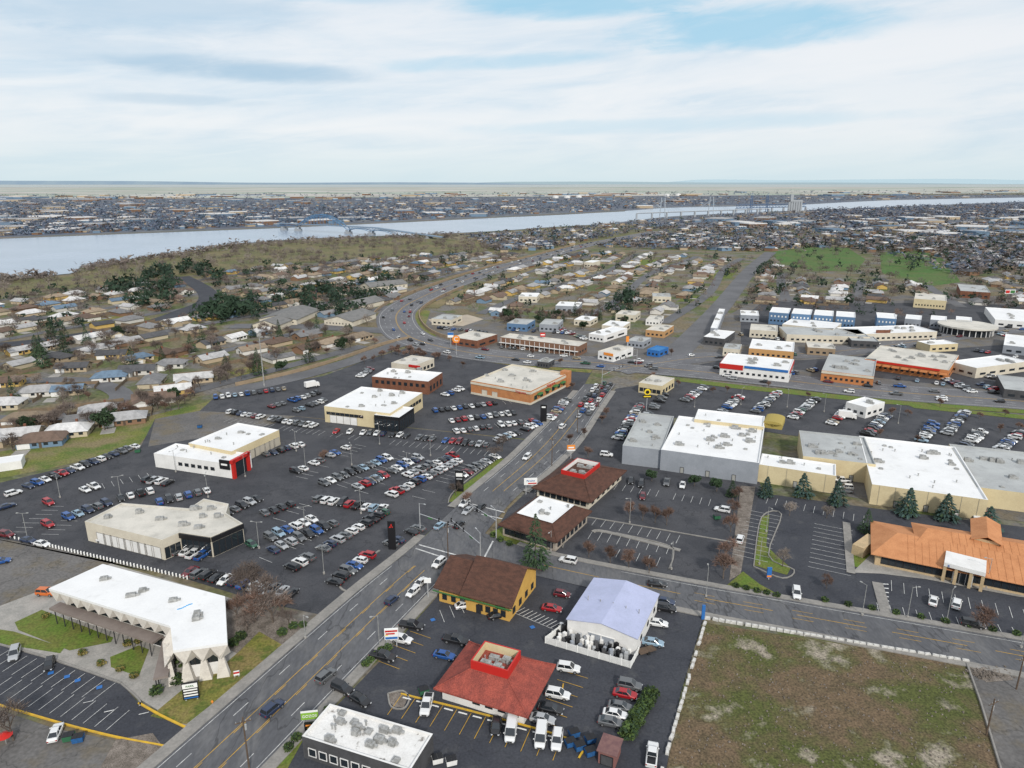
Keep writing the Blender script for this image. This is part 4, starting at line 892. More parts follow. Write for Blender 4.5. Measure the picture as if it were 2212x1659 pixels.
# ================================================================ CARS
def loft(mb,secs,m=0):
    n=len(secs[0]);k=len(secs); v=[p for s in secs for p in s]; f=[]
    for i in range(k-1):
        for j in range(n): f.append((i*n+j,i*n+(j+1)%n,(i+1)*n+(j+1)%n,(i+1)*n+j))
    f.append(tuple(range(n-1,-1,-1))); f.append(tuple((k-1)*n+j for j in range(n)))
    mb.add(v,f,m)
CT_={'sedan':dict(st=[(-2.36,.74,.36,.78),(-2.2,.86,.26,.97),(-1.6,.91,.22,1.0),(0,.92,.22,.96),(1.1,.91,.22,.94),(1.95,.87,.26,.82),(2.3,.72,.36,.62)],gb=(-1.95,1.15,.80),gt=(-1.15,.35,.60),zb=.93,zt=1.44,wx=1.42,wr=.33),
'suv':dict(st=[(-2.36,.80,.42,1.0),(-2.28,.90,.30,1.12),(-1.6,.95,.27,1.12),(0,.96,.27,1.09),(1.1,.95,.27,1.07),(2.0,.91,.3,.98),(2.35,.78,.42,.78)],gb=(-2.25,1.15,.86),gt=(-2.0,.35,.70),zb=1.05,zt=1.74,wx=1.42,wr=.37),
'hatch':dict(st=[(-2.0,.74,.36,.85),(-1.95,.84,.26,1.02),(-1.4,.88,.22,1.02),(0,.89,.22,.98),(1.0,.88,.22,.95),(1.7,.84,.26,.85),(2.0,.70,.36,.64)],gb=(-1.92,1.1,.78),gt=(-1.5,.3,.62),zb=.95,zt=1.52,wx=1.25,wr=.32),
'pickup':dict(st=[(-2.8,.88,.45,1.1),(-2.72,.95,.38,1.16),(-1.2,.97,.34,1.16),(0,.97,.34,1.14),(1.2,.97,.34,1.12),(2.4,.94,.36,1.04),(2.75,.82,.45,.85)],gb=(-.95,1.45,.86),gt=(-.75,.65,.72),zb=1.09,zt=1.84,wx=1.75,wr=.41),
'van':dict(st=[(-2.7,.88,.42,1.2),(-2.66,.95,.32,1.3),(-1.2,.98,.3,1.3),(0,.98,.3,1.28),(1.4,.97,.3,1.2),(2.3,.93,.32,1.0),(2.65,.8,.42,.8)],gb=(-2.62,1.9,.93),gt=(-2.55,1.0,.85),zb=1.2,zt=2.1,wx=1.7,wr=.37)}
def ring(x,w,lo,hi): return [(x,-w*.9,lo),(x,w*.9,lo),(x,w,lo+.14),(x,w,hi-.14),(x,w*.86,hi),(x,-w*.86,hi),(x,-w,hi-.14),(x,-w,lo+.14)]
def car_parts(t):
    c=CT_[t]; out={}
    b=MB(); loft(b,[ring(*s) for s in c['st']])
    for s in (-1,1): b.box(c['gb'][1]-.45,s*(c['gb'][2]+.16),c['zb']+.02,c['zb']+.17,.16,.22)
    out['body']=b
    x0,x1,w=c['gb'];X0,X1,W=c['gt'];zb,zt=c['zb'],c['zt']
    g=MB(); g.add([(x0,-w,zb),(x1,-w,zb),(x1,w,zb),(x0,w,zb),(X0,-W,zt),(X1,-W,zt),(X1,W,zt),(X0,W,zt)],[(0,1,5,4),(1,2,6,5),(2,3,7,6),(3,0,4,7),(4,5,6,7)]); out['window_glass']=g
    r=MB(); e=.03; r.add([(X0-e,-W-e,zt-.02),(X1+e,-W-e,zt-.02),(X1+e,W+e,zt-.02),(X0-e,W+e,zt-.02),(X0+.12,-W+.1,zt+.05),(X1-.12,-W+.1,zt+.05),(X1-.12,W-.1,zt+.05),(X0+.12,W-.1,zt+.05)],[(0,1,5,4),(1,2,6,5),(2,3,7,6),(3,0,4,7),(4,5,6,7)])
    for s in (-1,1):
        for (xa,xb_) in ((x0+.05,X0),(x1-.03,X1),((x0+x1)/2-.1,(X0+X1)/2-.05)):
            r.tube((xa,s*(w-.01),zb),(xb_,s*(W+.01),zt),.045,4)
        if t=='van':
            r.add([(x0+.1,s*(w+.0),zb),(.6,s*(w+.0),zb),(.6,s*(W+.03),zt),(x0+.12,s*(W+.03),zt)],[(0,1,2,3)])
    out['roof']=r
    for s in (-1,1):
        f=c['st'][-1];bk=c['st'][0]
        h=MB(); h.box(f[0]-.10,s*f[1]*.86,f[3]-.24,f[3]-.06,.3,.3,-s*.35); out['headlight%d'%s]=h
        h=MB(); h.box(bk[0]+.04,s*bk[1]*.88,bk[3]-.26,bk[3]-.05,.14,.26); out['taillight%d'%s]=h
    if t=='pickup':
        h=MB(); h.box(-1.85,0,1.155,1.172,1.6,1.45); out['truck_bed']=h
    h=MB(); f=c['st'][-1]; h.box(f[0]-.03,0,f[2]+.04,f[3]-.12,.1,f[1]*1.1); out['grille']=h
    wh=[]
    for sx in (-1,1):
        for s in (-1,1):
            w_=MB(); yy=s*(c['st'][3][1]-.10); w_.tube((sx*c['wx'],yy-.12,c['wr']),(sx*c['wx'],yy+.12,c['wr']),c['wr'],14)
            ri=MB(); ri.tube((sx*c['wx'],yy+s*.12,c['wr']),(sx*c['wx'],yy+s*.135,c['wr']),c['wr']*.62,10); wh.append((w_,ri))
    out['wheels']=wh
    return out
CP={t:car_parts(t) for t in CT_}
m_tyre=M('tyre_rubber',(.018,.018,.018)); m_rim=M('wheel_rim',(.35,.35,.36),rough=.35,metal=.6); m_cgl=M('car_glass',(.015,.019,.024),rough=.06,spec=.9)
m_hl=M('headlight_lens',(.6,.62,.65),rough=.15); m_tl=M('taillight_lens',(.30,.01,.01),rough=.2)
PAINT={'white':(.72,.72,.71),'silver':(.38,.39,.40),'grey':(.12,.125,.13),'black':(.016,.016,.018),'navy':(.02,.035,.08),'blue':(.015,.08,.28),'red':(.35,.010,.016),'dark red':(.14,.012,.018),'orange':(.6,.14,.02),'green':(.03,.10,.06),'tan':(.33,.27,.18),'pale blue':(.25,.36,.45)}
PM={k:M('paint_'+k.replace(' ','_'),v,rough=.32,metal=.15,coat=.5,spec=.5) for k,v in PAINT.items()}
MC={}
def cm(key,mb,mat):
    if key not in MC: MC[key]=meshof(key,mb,mat)
    return MC[key]
TN={'sedan':'sedan','suv':'SUV','hatch':'hatchback','pickup':'pickup truck','van':'van'}
def car_full(t,col,x,y,z,rot,label,group):
    o=thing('car' if t not in('pickup','van') else {'pickup':'pickup_truck','van':'van'}[t],label,'car' if t not in('pickup','van') else {'pickup':'pickup truck','van':'van'}[t],(x,y,z),group,rot)
    p=CP[t]
    link('body',cm('body_%s_%s'%(t,col),p['body'],PM[col]),o); link('roof',cm('roof_%s_%s'%(t,col),p['roof'],PM[col]),o)
    link('window_glass',cm('glass_'+t,p['window_glass'],m_cgl),o); link('grille',cm('grille_'+t,p['grille'],m_black),o)
    for s in (-1,1): link('headlight',cm('hl%d_%s'%(s,t),p['headlight%d'%s],m_hl),o); link('taillight',cm('tl%d_%s'%(s,t),p['taillight%d'%s],m_tl),o)
    if t=='pickup': link('truck_bed',cm('bed',p['truck_bed'],m_black),o)
    for i,(a,b) in enumerate(p['wheels']):
        w=link('wheel',cm('wh%d_%s'%(i,t),a,m_tyre),o); link('rim',cm('rim%d_%s'%(i,t),b,m_rim),w)
def joined(t):
    p=CP[t]; j=MB()
    for k,mi in (('body',0),('roof',0),('window_glass',1),('grille',2),('headlight-1',3),('headlight1',3),('taillight-1',4),('taillight1',4)): j.add(p[k].v,p[k].f,mi)
    if 'truck_bed' in p: j.add(p['truck_bed'].v,p['truck_bed'].f,2)
    for a,b in p['wheels']: j.add(a.v,a.f,2)
    return j
JN={t:joined(t) for t in CT_}
def car_small(t,col,x,y,z,rot,label,group):
    k='car_%s_%s'%(t,col)
    if k not in MC: MC[k]=meshof(k,JN[t],[PM[col],m_cgl,m_tyre,m_hl,m_tl])
    o=link('car' if t not in('pickup','van') else {'pickup':'pickup_truck','van':'van'}[t],MC[k]); o.location=(x,y,z); o.rotation_euler=(0,0,rot); o['label']=label;o['category']='car' if t not in('pickup','van') else {'pickup':'pickup truck','van':'van'}[t]
    if group:o['group']=group
CARS=[]
cw=['white']*30+['silver']*12+['grey']*17+['black']*19+['navy']*7+['blue']*7+['red']*8+['dark red']*3+['pale blue']*2+['tan']*2+['green']
tw=['sedan']*9+['suv']*9+['hatch']*3+['pickup']*3
def row(desc,a,b,fill=.9,ang=90,sp_=2.75):
    A_=P(*a);B_=P(*b);d=B_-A_;L=d.length;d.normalize();n=max(1,int(L/sp_)); th=math.atan2(d.y,d.x)
    flip=random.choice((0,math.pi)); idx=0; side='left' if a[0]<b[0] else 'right'
    for i in range(n+1):
        if random.random()>fill: continue
        q=A_+d*sp_*i; t=random.choice(tw); c=random.choice(cw)
        r=th+math.radians(ang)+flip+(math.pi if random.random()<.12 else 0)+random.gauss(0,.02)
        off=Vector((math.cos(r),math.sin(r),0))*random.uniform(-.25,.25)
        CARS.append((q.x+off.x,q.y+off.y,r,t,c,'%s %s, %s from %s in %s'%(c,TN[t],ordn(idx),side,desc),'cars in '+desc)); idx+=1
def one(px,py,fx,fy,t,c,desc):
    q=P(px,py);f=P(px+fx,py+fy);d=f-q; CARS.append((q.x,q.y,math.atan2(d.y,d.x),t,c,'%s %s %s'%(c,TN[t],desc),None))
U=(1,-.83);D=(-1,.83)
for a in [
(590,1538,*U,'suv','navy','driving up the main road nearest the bottom edge'),(705,1467,*U,'suv','grey','on the main road beyond the nearest navy one'),(847,1302,*U,'hatch','navy','in the centre of the main road'),(892,1285,*D,'hatch','white','coming down the main road beside the kerb'),(908,1265,*D,'sedan','white','right behind the white hatchback on the main road'),(948,1222,*D,'suv','white','on main road left of the yellow restaurant'),
(950,1140,*U,'sedan','pale blue','waiting at the main road signals'),(992,1138,*U,'sedan','black','crossing the signalled junction'),(1003,1093,*D,'suv','white','upper one waiting above the junction'),(1010,1108,*D,'sedan','silver','second one waiting above the junction'),(1038,1101,*D,'sedan','black','waiting in right lane above junction'),(1138,992,*D,'suv','white','alone on main road left of brown restaurant'),(1215,925,*U,'suv','white','on main road left of the orange sign'),
(1227,1216,-1,-.2,'suv','white','on the cross street left of the bank lots'),(1720,1288,.1,1,'suv','white','leaving the bank lot onto the cross street'),(2015,1303,.2,-1,'sedan','white','left of the pair in the bank front bays'),(2065,1310,.2,-1,'suv','white','right of the pair in the bank front bays'),(1598,1170,.3,-1,'suv','white','alone at left edge of the bank lot'),
(1560,1106,-1,-.2,'suv','white','alone on right of the restaurant rear lot'),(1385,1050,-.2,1,'suv','black','parked in middle of rear lot behind red rooftop box'),(1388,1077,-.2,1,'hatch','dark red','below the black SUV in rear lot'),(1363,1042,-.2,1,'sedan','black','left of the black SUV in rear lot'),(1440,1046,-.2,1,'pickup','grey','by the back wall of grey shopping section'),(1474,1052,-.2,1,'sedan','white','right of the grey pickup at the shopping back wall'),(1310,986,1,.1,'suv','white','in front of left end of shopping centre'),
(890,1358,1,.15,'pickup','black','dark truck at top of diner lot by the sign'),(868,1388,1,.2,'suv','white','just right of the red lettered sign'),(828,1425,1,.2,'pickup','black','by the small hedge beside main road'),(960,1422,1,.2,'sedan','blue','bright one left of the red diner roof'),(985,1390,1,.2,'pickup','black','above the bright blue sedan'),
(740,1494,1,.45,'suv','black','left of the pair above the bottom building'),(778,1518,1,.6,'sedan','black','right of the pair above the bottom building'),
(922,1530,-.25,1,'pickup','white','parked nose-out near kidney-shaped island'),(1072,1576,-.15,1,'hatch','black','in yellow bays below the diner'),(1104,1586,-.15,1,'van','white','left of the white pair in yellow bays'),(1168,1599,-.12,1,'van','white','middle one in the yellow bays below the diner'),(1203,1607,-.12,1,'suv','white','rightmost in the yellow bays below the diner'),
(1228,1450,1,.15,'suv','white','top of the column right of red diner roof'),(1205,1507,1,.2,'suv','white','large one right of the diner wall'),(1190,1538,1,.2,'sedan','black','above the silver sedan right of diner'),(1172,1560,1,.2,'sedan','silver','lowest in column right of the diner'),
(1360,1487,1,.2,'suv','grey','topmost in column beside the hedge'),(1350,1506,1,.2,'sedan','red','bright one in column beside the hedge'),(1340,1533,1,.2,'sedan','grey','third in column beside the hedge'),(1329,1550,1,.2,'sedan','white','fourth in column beside the hedge'),(1319,1567,1,.2,'sedan','grey','lowest in column beside the hedge'),(1408,1638,.1,-1,'pickup','white','driving up the lane left of vacant lot'),
(1214,1289,1,.15,'hatch','dark red','left of metal warehouse, upper'),(1192,1320,1,.15,'sedan','red','left of metal warehouse, lower'),(1076,1335,1,-.2,'sedan','black','below the yellow restaurant on the right'),(1004,1313,1,-.2,'sedan','white','in front of the yellow restaurant'),
(1420,1267,1,.1,'sedan','black','on cross street above the metal warehouse'),(1436,1305,1,.15,'sedan','navy','upper of two right of metal warehouse'),(1438,1320,1,.15,'suv','black','lower of two right of metal warehouse'),(1420,1352,1,.15,'sedan','white','right of the metal warehouse wall'),(1410,1394,1,.15,'sedan','pale blue','beside the fenced appliance yard'),
(33,1419,-.3,1,'suv','silver','leftmost in the office lot'),(108,1441,-.3,1,'hatch','black','in office lot beside blue painted bays'),(122,1589,.4,-1,'sedan','white','in lower left lot near dumpsters'),(102,1286,1,.05,'suv','orange','left of the white office roof'),
(15,1160,1,.2,'suv','dark red','at the left edge beside the white post fence'),(62,1172,1,.2,'sedan','navy','second beside the left end of post fence'),(92,1180,1,.2,'sedan','white','third beside left end of post fence'),(2,1218,1,-.2,'sedan','blue','at left edge of side yard'),(228,1172,1,.1,'sedan','white','in front of beige showroom garage doors'),
(560,1287,1,.1,'hatch','white','under the bare trees of lower dealership edge'),(2100,1355,1,.2,'suv','black','under the bare tree beside the lower bank kerb'),(1280,880,*U,'suv','white','heading up in the right lane by the shopping lot'),
(30,1070,1,-.3,'suv','white','at upper left edge of the lot'),(16,1098,1,-.3,'sedan','navy','at the left edge below the white SUV')]:
    one(*a)
for a in [
('the row along the weedy grass strip',(62,1054),(300,965),.95),
('the short row in the far left lot',(105,1090),(215,1052),.7),('the loose row left of the beige showroom',(105,1138),(235,1090),.55),('the row above the beige showroom',(240,1085),(335,1062),.8),('the diagonal row behind the beige showroom',(345,1088),(485,1055),.85),('the row beside the showroom rear corner',(490,1112),(560,1080),.9),('the row before the black glass corner',(368,1190),(450,1207),.95),
('the short row by the red portal',(575,985),(655,962),.8),('the first diagonal row right of the portal',(640,1022),(755,968),.85),('the second diagonal row of the middle lot',(700,1048),(850,988),.9),('the third diagonal row of the middle lot',(745,1068),(830,1030),.6),('the fourth diagonal row of the middle lot',(800,1046),(905,992),.9),('the double diagonal row near the kerb lawn',(845,1072),(990,998),.95),('the row just above the double diagonal row',(880,1030),(985,985),.7),
('the row facing the lower display rows',(690,1082),(838,1106),.95),('the short row left of the display rows',(572,1112),(645,1088),.9),('the upper display row',(545,1182),(705,1112),.9),('the second display row',(590,1192),(735,1128),.85),('the long colourful display row',(630,1230),(835,1108),.95),('the row at the roadside tip',(722,1262),(800,1200),.9),('the kerbside row below the black pylon',(845,1180),(925,1132),.8),
('the row along the white post fence',(412,1240),(640,1290),.92),('the row beside the kerb lawn',(1000,1030),(1078,985),.85),('the loose row by the portal path',(320,1040),(375,1048),.7),
('the back row of the north lot',(466,862),(620,842),.95),('the second row of the north lot',(575,885),(690,850),.85),('the third row of the north lot',(640,890),(700,868),.9),('the long row above the middle lot',(500,893),(690,925),.9),('the row below the tan showroom',(655,932),(830,940),.85),('the long row below the display lot',(850,942),(1058,966),.95),
('the upper display row by the pharmacy',(940,890),(1085,872),.9),('the second display row by the pharmacy',(975,912),(1110,895),.95),('the third display row by the pharmacy',(985,935),(1150,912),.95),('the kerbside row left of the main road',(1075,955),(1195,905),.9),('the curb row beside tall black sign',(1190,905),(1225,865),.8),('the row behind the pharmacy',(945,862),(1010,838),.6),('the row behind the brown brick building',(770,822),(800,800),.8),
('the row at the shopping centre left end',(1335,950),(1385,875),.85),('the row right of the stopped traffic',(1395,905),(1440,850),.3),
('the first shopping lot row',(1480,868),(1525,838),.9),('the second shopping lot row',(1560,895),(1600,858),.9),('the third shopping lot row',(1632,892),(1680,850),.9),('the fourth shopping lot row',(1712,905),(1765,862),.95),('the fifth shopping lot row',(1795,918),(1850,872),.9),('the sixth shopping lot row',(1872,942),(1915,900),.9),('the seventh shopping lot row',(1990,955),(2020,915),.8),('the eighth shopping lot row',(2045,940),(2085,892),.9),('the ninth shopping lot row',(2085,968),(2120,935),.9),('the rightmost shopping lot row',(2160,975),(2205,935),.9),
('the service alley behind the cream wall',(1812,1035),(1838,1082),.8),('the alley column further right',(1915,1075),(1950,1090),.7),('the alley by the blue spruces',(2060,1110),(2150,1125),.6),
('the row facing the orange strip mall',(1780,822),(1900,830),.6),('the lot of the orange strip mall',(1940,820),(2080,838),.6),('the right strip mall lot',(2075,790),(2150,820),.8),('the lot below the round building',(1900,755),(2030,745),.6),('the lot beside the tan brick shop',(1620,765),(1720,768),.6),('the motel forecourt',(1085,752),(1250,768),.6),('the lot of the truck parts store',(1690,812),(1770,800),.7),
('the lot behind the apartments',(1640,735),(1880,735),.5),('the far right shops lot',(2110,760),(2200,775),.7),('the diagonal rear lot',(2030,815),(2100,850),.7),('the second rear lot',(2110,830),(2160,850),.6),('the lot inside the highway bend',(950,710),(1060,722),.6),('the lot above the motel',(1110,715),(1230,722),.5),('the lot left of the burger restaurant',(1215,715),(1265,735),.7),('the lot by the dark shops',(1600,725),(1690,722),.6),('the lot before the blue apartments',(1660,695),(1850,700),.5),('the far lot beside the round building',(2150,720),(2210,740),.7)]:
    row(*a)
def traffic(desc,line_,off,s0,s1,step,rev):
    L=offset(line_,off); fine=[]
    for i in range(len(L)-1):
        n=max(1,int((L[i+1]-L[i]).length))
        for j in range(n): fine.append((L[i].lerp(L[i+1],j/n),(L[i+1]-L[i]).normalized()))
    k=int(s0*len(fine)); idx=0
    while k<s1*len(fine):
        q,d_=fine[k]; t=random.choice(tw);c=random.choice(cw)
        CARS.append((q.x,q.y,math.atan2(d_.y,d_.x)+(math.pi if rev else 0),t,c,'%s %s, %s from start of %s'%(c,TN[t],ordn(idx),desc),'cars on '+desc)); idx+=1
        k+=int(random.uniform(*step))
mid=[a.lerp(b,.5) for a,b in zip(Lp,Rp)]
traffic('the inner queue at the main junction',mid,-2.2,.80,1.0,(6,8),False); traffic('the outer queue at the main junction',mid,-5.4,.82,1.0,(6,8),False); traffic('the turning queue at the main junction',mid,.6,.86,1.0,(6,9),False)
for o,rv_,nm in ((-9.5,False,'outer highway lane'),(-5,False,'inner highway lane'),(5,True,'opposite inner highway lane'),(9,True,'opposite outer highway lane')):
    traffic('the '+nm,hw,o,.02,.8,(14,75),not rv_)
traffic('the right side road',rb,4,.05,.95,(15,60),False); traffic('the right side road far lane',rb,-4,.05,.95,(15,60),True)
CARS.sort(key=lambda c:c[0]**2+c[1]**2)
JV={t:np.array(JN[t].v) for t in CT_}
stuff=MB()
cmap={k:i for i,k in enumerate(PAINT)}
for i,(x,y,r,t,c,lab,grp) in enumerate(CARS):
    z=.19
    D_=math.hypot(x,y)
    if i<300:
        (car_full if D_<205 else car_small)(t,c,x,y,z+.01,r,lab,grp)
    else:
        cs,sn=math.cos(r),math.sin(r); V=JV[t]
        vv=np.stack([V[:,0]*cs-V[:,1]*sn+x,V[:,0]*sn+V[:,1]*cs+y,V[:,2]+z+.04],1).tolist()
        o=len(stuff.v); stuff.v+=[tuple(p) for p in vv]; stuff.f+=[tuple(k+o for k in f) for f in JN[t].f]
        stuff.m+=[cmap[c] if m_==0 else len(cmap)+(0 if m_==1 else 1) for m_ in JN[t].m]
print('cars',len(CARS))
o=link('distant_cars',meshof('distant_cars',stuff,[PM[k] for k in PAINT]+[m_cgl,m_tyre])); o['kind']='stuff'; o['label']='distant cars on the far lots and highway'; o['category']='cars'
for px,py,fx,fy,lab in ((675,838,1,-.2,'white box truck at back of the north lot'),(1830,905,1,.1,'white delivery truck by shopping centre kiosk'),(2080,800,1,.2,'white box truck in right strip mall lot')):
    q=P(px,py);f=P(px+fx,py+fy); t=thing('box_truck',lab,'truck',(q.x,q.y,.19),None,math.atan2(f.y-q.y,f.x-q.x))
    m=MB(); m.box(-1,0,.9,3.3,5.2,2.3); link('cargo_box',meshof('b',m,m_white),t); m=MB(); m.box(2.5,0,.5,2.3,1.8,2.1,tap=.88); link('cab',meshof('c',m,m_white),t)
    m=MB(); m.box(3.15,0,1.4,2.1,.5,1.9); link('windscreen',meshof('w',m,m_cgl),t)
    for sx in (-2.4,2.3):
        for s in (-1,1): m=MB(); m.tube((sx,s*1.0-.15,.45),(sx,s*1.0+.15,.45),.45,12); link('wheel',meshof('wh',m,m_tyre),t)
# ================================================================ SIGNS, POLES
def sign(name,label,px,py,poleh,w,hh,mat,txts=(),polem=None,rot=0,two=True,thick=.4,bars=None):
    q=P(px,py); t=thing(name,label,'sign',(q.x,q.y,0))
    for s in ((-1,1) if two else (0,)):
        m=MB(); m.box(q.x+s*w*.35*math.cos(rot),q.y+s*w*.35*math.sin(rot),0,poleh+(.2 if not two else .1),.22,.22,rot); part('post',m,polem or m_lmetal,t)
    m=MB(); m.box(q.x,q.y,poleh,poleh+hh,w,thick,rot); p=part('sign_panel',m,mat,t)
    nx,ny=math.sin(rot),-math.cos(rot)
    for (s,sz,zz,mt) in txts: text(s,sz,(q.x+nx*(thick/2+.07),q.y+ny*(thick/2+.07),poleh+zz),rot,mt,t)
    for (u0,u1,z0,z1,mt) in (bars or ()):
        m=MB(); c=(u0+u1)/2*w/2; m.box(q.x+nx*(thick/2+.01)+c*math.cos(rot),q.y+ny*(thick/2+.01)+c*math.sin(rot),poleh+z0,poleh+z1,(u1-u0)*w/2,.05,rot); part('sign_band',m,mt,p)
    return t,q
m_sy=M('sign_yellow',(.75,.55,.03))
sign('pylon_sign','green and white double-panel sign beside bottom flat-roofed building',672,1578,2.6,3.0,1.5,m_signg,[('GOZOS',.75,.75,m_signw)],bars=[(-1,1,1.5,1.9,m_signw)],rot=.15)
sign('menu_sign','low dark sign panel with orange bars under the green sign',674,1583,.8,2.4,1.5,m_black,bars=[(-.8,.8,.9,1.2,m_orange),(-.6,.6,.4,.6,m_sy)],rot=.15)
sign('pylon_sign','white and red two-panel sign above the small hedge by main road',847,1398,2.0,2.9,2.6,m_signw,bars=[(-.9,.9,1.9,2.3,m_red),(-.8,.5,1.3,1.65,m_red),(-.9,.9,.15,.7,m_blue),(-.9,-.5,1.0,1.2,m_sy)],rot=.1)
sign('monument_sign','white and black office directory sign on the front lawn',415,1512,.4,2.9,3.6,m_black,[('PARK',.6,2.9,m_greent)],bars=[(-.92,.92,2.45,3.45,m_signw),(-.85,.85,1.9,2.2,m_signw),(-.85,.85,1.3,1.6,m_signw),(-.85,.85,.7,1.0,m_signw),(-.85,.85,.2,.45,m_blue)],rot=.25)
t,q=sign('pylon_sign','tall black pylon with red three-diamond emblem at the roadside',848,1187,.1,2.0,8.4,m_black,rot=-.1,two=False)
m=MB(); S=.42
for k in range(3):
    a=math.radians(90+120*k); dx=Vector((math.cos(a),0,math.sin(a)))*S; px_=Vector((-math.sin(a),0,math.cos(a)))*S*.58
    o_=Vector((q.x,q.y-.24,7.0)); m.add([o_,o_+dx*.95-px_,o_+dx*1.9,o_+dx*.95+px_],[(0,1,2,3)])
part('emblem',m,m_red,t)
sign('pylon_sign','tall black pylon with white panel on the kerb lawn',993,1062,.1,2.6,7.2,m_black,rot=-.1,two=False,bars=[(-.8,.8,5.2,6.4,m_signw),(-.7,.7,4.2,4.6,m_lmetal)])
sign('pylon_sign','tall black pylon by the far display rows left of road',1174,912,.1,2.6,7.6,m_black,rot=-.1,two=False,bars=[(-.6,.6,6.2,6.8,m_signw)])
sign('pole_sign','wide white and blue sign on posts left of brown restaurant',1146,1068,3.4,4.2,2.2,m_signw,[('Paradise',.8,1.4,m_blue)],bars=[(-.4,.9,.3,.7,m_red)],rot=.1)
sign('pole_sign','orange and white sign on pole above brown restaurant',1233,992,3.8,2.9,1.6,m_orange,bars=[(-.7,.7,.5,1.0,m_signw),(-1,1,-.5,0,m_signw)],two=False,rot=.1)
t,q=sign('pole_sign','yellow and black sun sign on tall pole near shopping centre',1396,892,6.8,3.8,1.4,m_black,bars=[(-.8,.8,.4,.9,m_sy)],two=False)
m=MB(); m.tube((q.x,q.y-.2,9.4),(q.x,q.y+.2,9.4),1.35,20); part('sun_disc',m,m_sy,t); m=MB(); m.tube((q.x,q.y-.24,9.4),(q.x,q.y-.21,9.4),.8,16); part('sun_face',m,m_black,t)
t,q=sign('pole_sign','round red and white sign on tall pole beside the highway bend',986,768,7.5,4,.4,m_red,two=False)
m=MB(); m.tube((q.x,q.y-.3,9.6),(q.x,q.y+.3,9.6),2.2,22); part('disc',m,m_orange,t); text('C',3.6,(q.x,q.y-.40,9.6),0,m_signw,t)
sign('pole_sign','blue and white fuel sign by the highway bend',974,750,6,3.5,3,m_signw,bars=[(-1,1,1.5,3,m_blue)],two=False)
sign('pole_sign','tall orange sign beside the burger restaurant',1354,768,8,1.6,3.2,m_orange,two=False)
sign('pole_sign','red square sign left of the burger restaurant',1172,752,7,3,2.4,m_red,bars=[(-.8,.8,.9,1.5,m_signw)],two=False)
sign('roadside_sign','small red and white sign on the sloping front lawn',512,1462,.5,1.1,.8,m_signw,bars=[(-1,1,.4,.8,m_red)],rot=.3)
sign('banner_sign','tall narrow blue banner sign beside the cross street',1518,1338,.1,.7,3.6,m_blue,two=False)
sign('banner_sign','blue and yellow sign in the bank lot island',1660,1252,.6,1.1,2.8,m_blue,bars=[(-1,1,.2,.7,m_orange)],two=False)
sign('pole_sign','small white sign on pole at the yellow restaurant corner',925,1292,4.2,1.6,1.1,m_signw,two=False)
sign('billboard','wide colourful billboard at far right beyond the shops',2180,642,3,9,3.5,m_signw,bars=[(-.9,-.1,.5,3,m_red),(.0,.9,.5,3,m_greent)])
sign('billboard','magenta fascia sign in front of strip mall at right',1812,812,1,4,1.2,M('magenta',(.5,.03,.2)))
sign('billboard','dark red sign panel beside the orange strip mall road',1905,735,4,9,2.6,m_brown)
def lamp(px,py,h,ang,label,grp,double=False):
    q=P(px,py); t=thing('street_light',label,'street light',(q.x,q.y,0),grp,ang)
    if ('pole',h) not in MC:
        m=MB(); m.tube((0,0,0),(0,0,.6),.28,8); MC[('b',h)]=meshof('b',m,m_conc)
        m=MB(); m.tube((0,0,.6),(0,0,h),.085,8,.06); MC[('pole',h)]=meshof('p',m,m_hvac)
        m=MB(); m.tube((0,0,h-.1),(1.2,0,h+.05),.04,6); MC[('arm',h)]=meshof('a',m,m_hvac)
        m=MB(); m.box(1.4,0,h,h+.14,.6,.32,tap=.85); MC[('lamp',h)]=meshof('l',m,m_hvac)
    link('base',MC[('b',h)],t); link('pole',MC[('pole',h)],t); link('arm',MC[('arm',h)],t); link('lamp_head',MC[('lamp',h)],t)
    if double:
        for n in ('arm','lamp'):
            o=link('arm' if n=='arm' else 'lamp_head',MC[(n,h)],t); o.rotation_euler=(0,0,math.pi)
for i,(x,y,w_) in enumerate(((60,1165,'at far left of the dealership lot'),(262,1080,'above left corner of beige showroom'),(530,1030,'right of the red portal'),(660,1010,'behind the first diagonal rows'),(760,1005,'in the middle of the diagonal rows'),(880,1025,'amid the fourth diagonal row'),(560,1185,'left of the upper display row'),(660,1150,'inside the upper display row'),(780,1110,'inside the colourful display row'),(130,1075,'in the empty bays at left'),(450,1075,'behind beige showroom rear corner'),(640,975,'near the top of the middle lot'),(820,960,'below the tan showroom'),(930,985,'above the double diagonal row'),(700,1240,'below the colourful display row'),(380,1020,'between portal building and beige showroom'))):
    lamp(x,y,8,.5*i,'light pole '+w_,'light poles in dealership lots',True)
for i,(x,y,w_) in enumerate(((1500,880,'first shopping row'),(1600,875,'second shopping row'),(1700,880,'third shopping row'),(1780,890,'fourth shopping row'),(1940,915,'sixth shopping row'),(1360,1130,'kerbed restaurant island'),(1450,1230,'trees by cross street'),(1655,1150,'left bank island'),(1640,1220,'bank island tip'),(1960,1335,'bank front bays'),(2045,1340,'bank front bays further right'),(1525,1290,'cross street kerb'),(1862,1330,'bank path'),(2130,1270,'bank plaza'),(820,1400,'small roadside hedge'),(1190,1190,'large dark evergreen'),(2205,1400,'right edge of cross street'),(660,1380,'gravel bed'))):
    lamp(x,y,8 if i<15 else 6,i*.7,'slim light pole near the '+w_,'light poles')
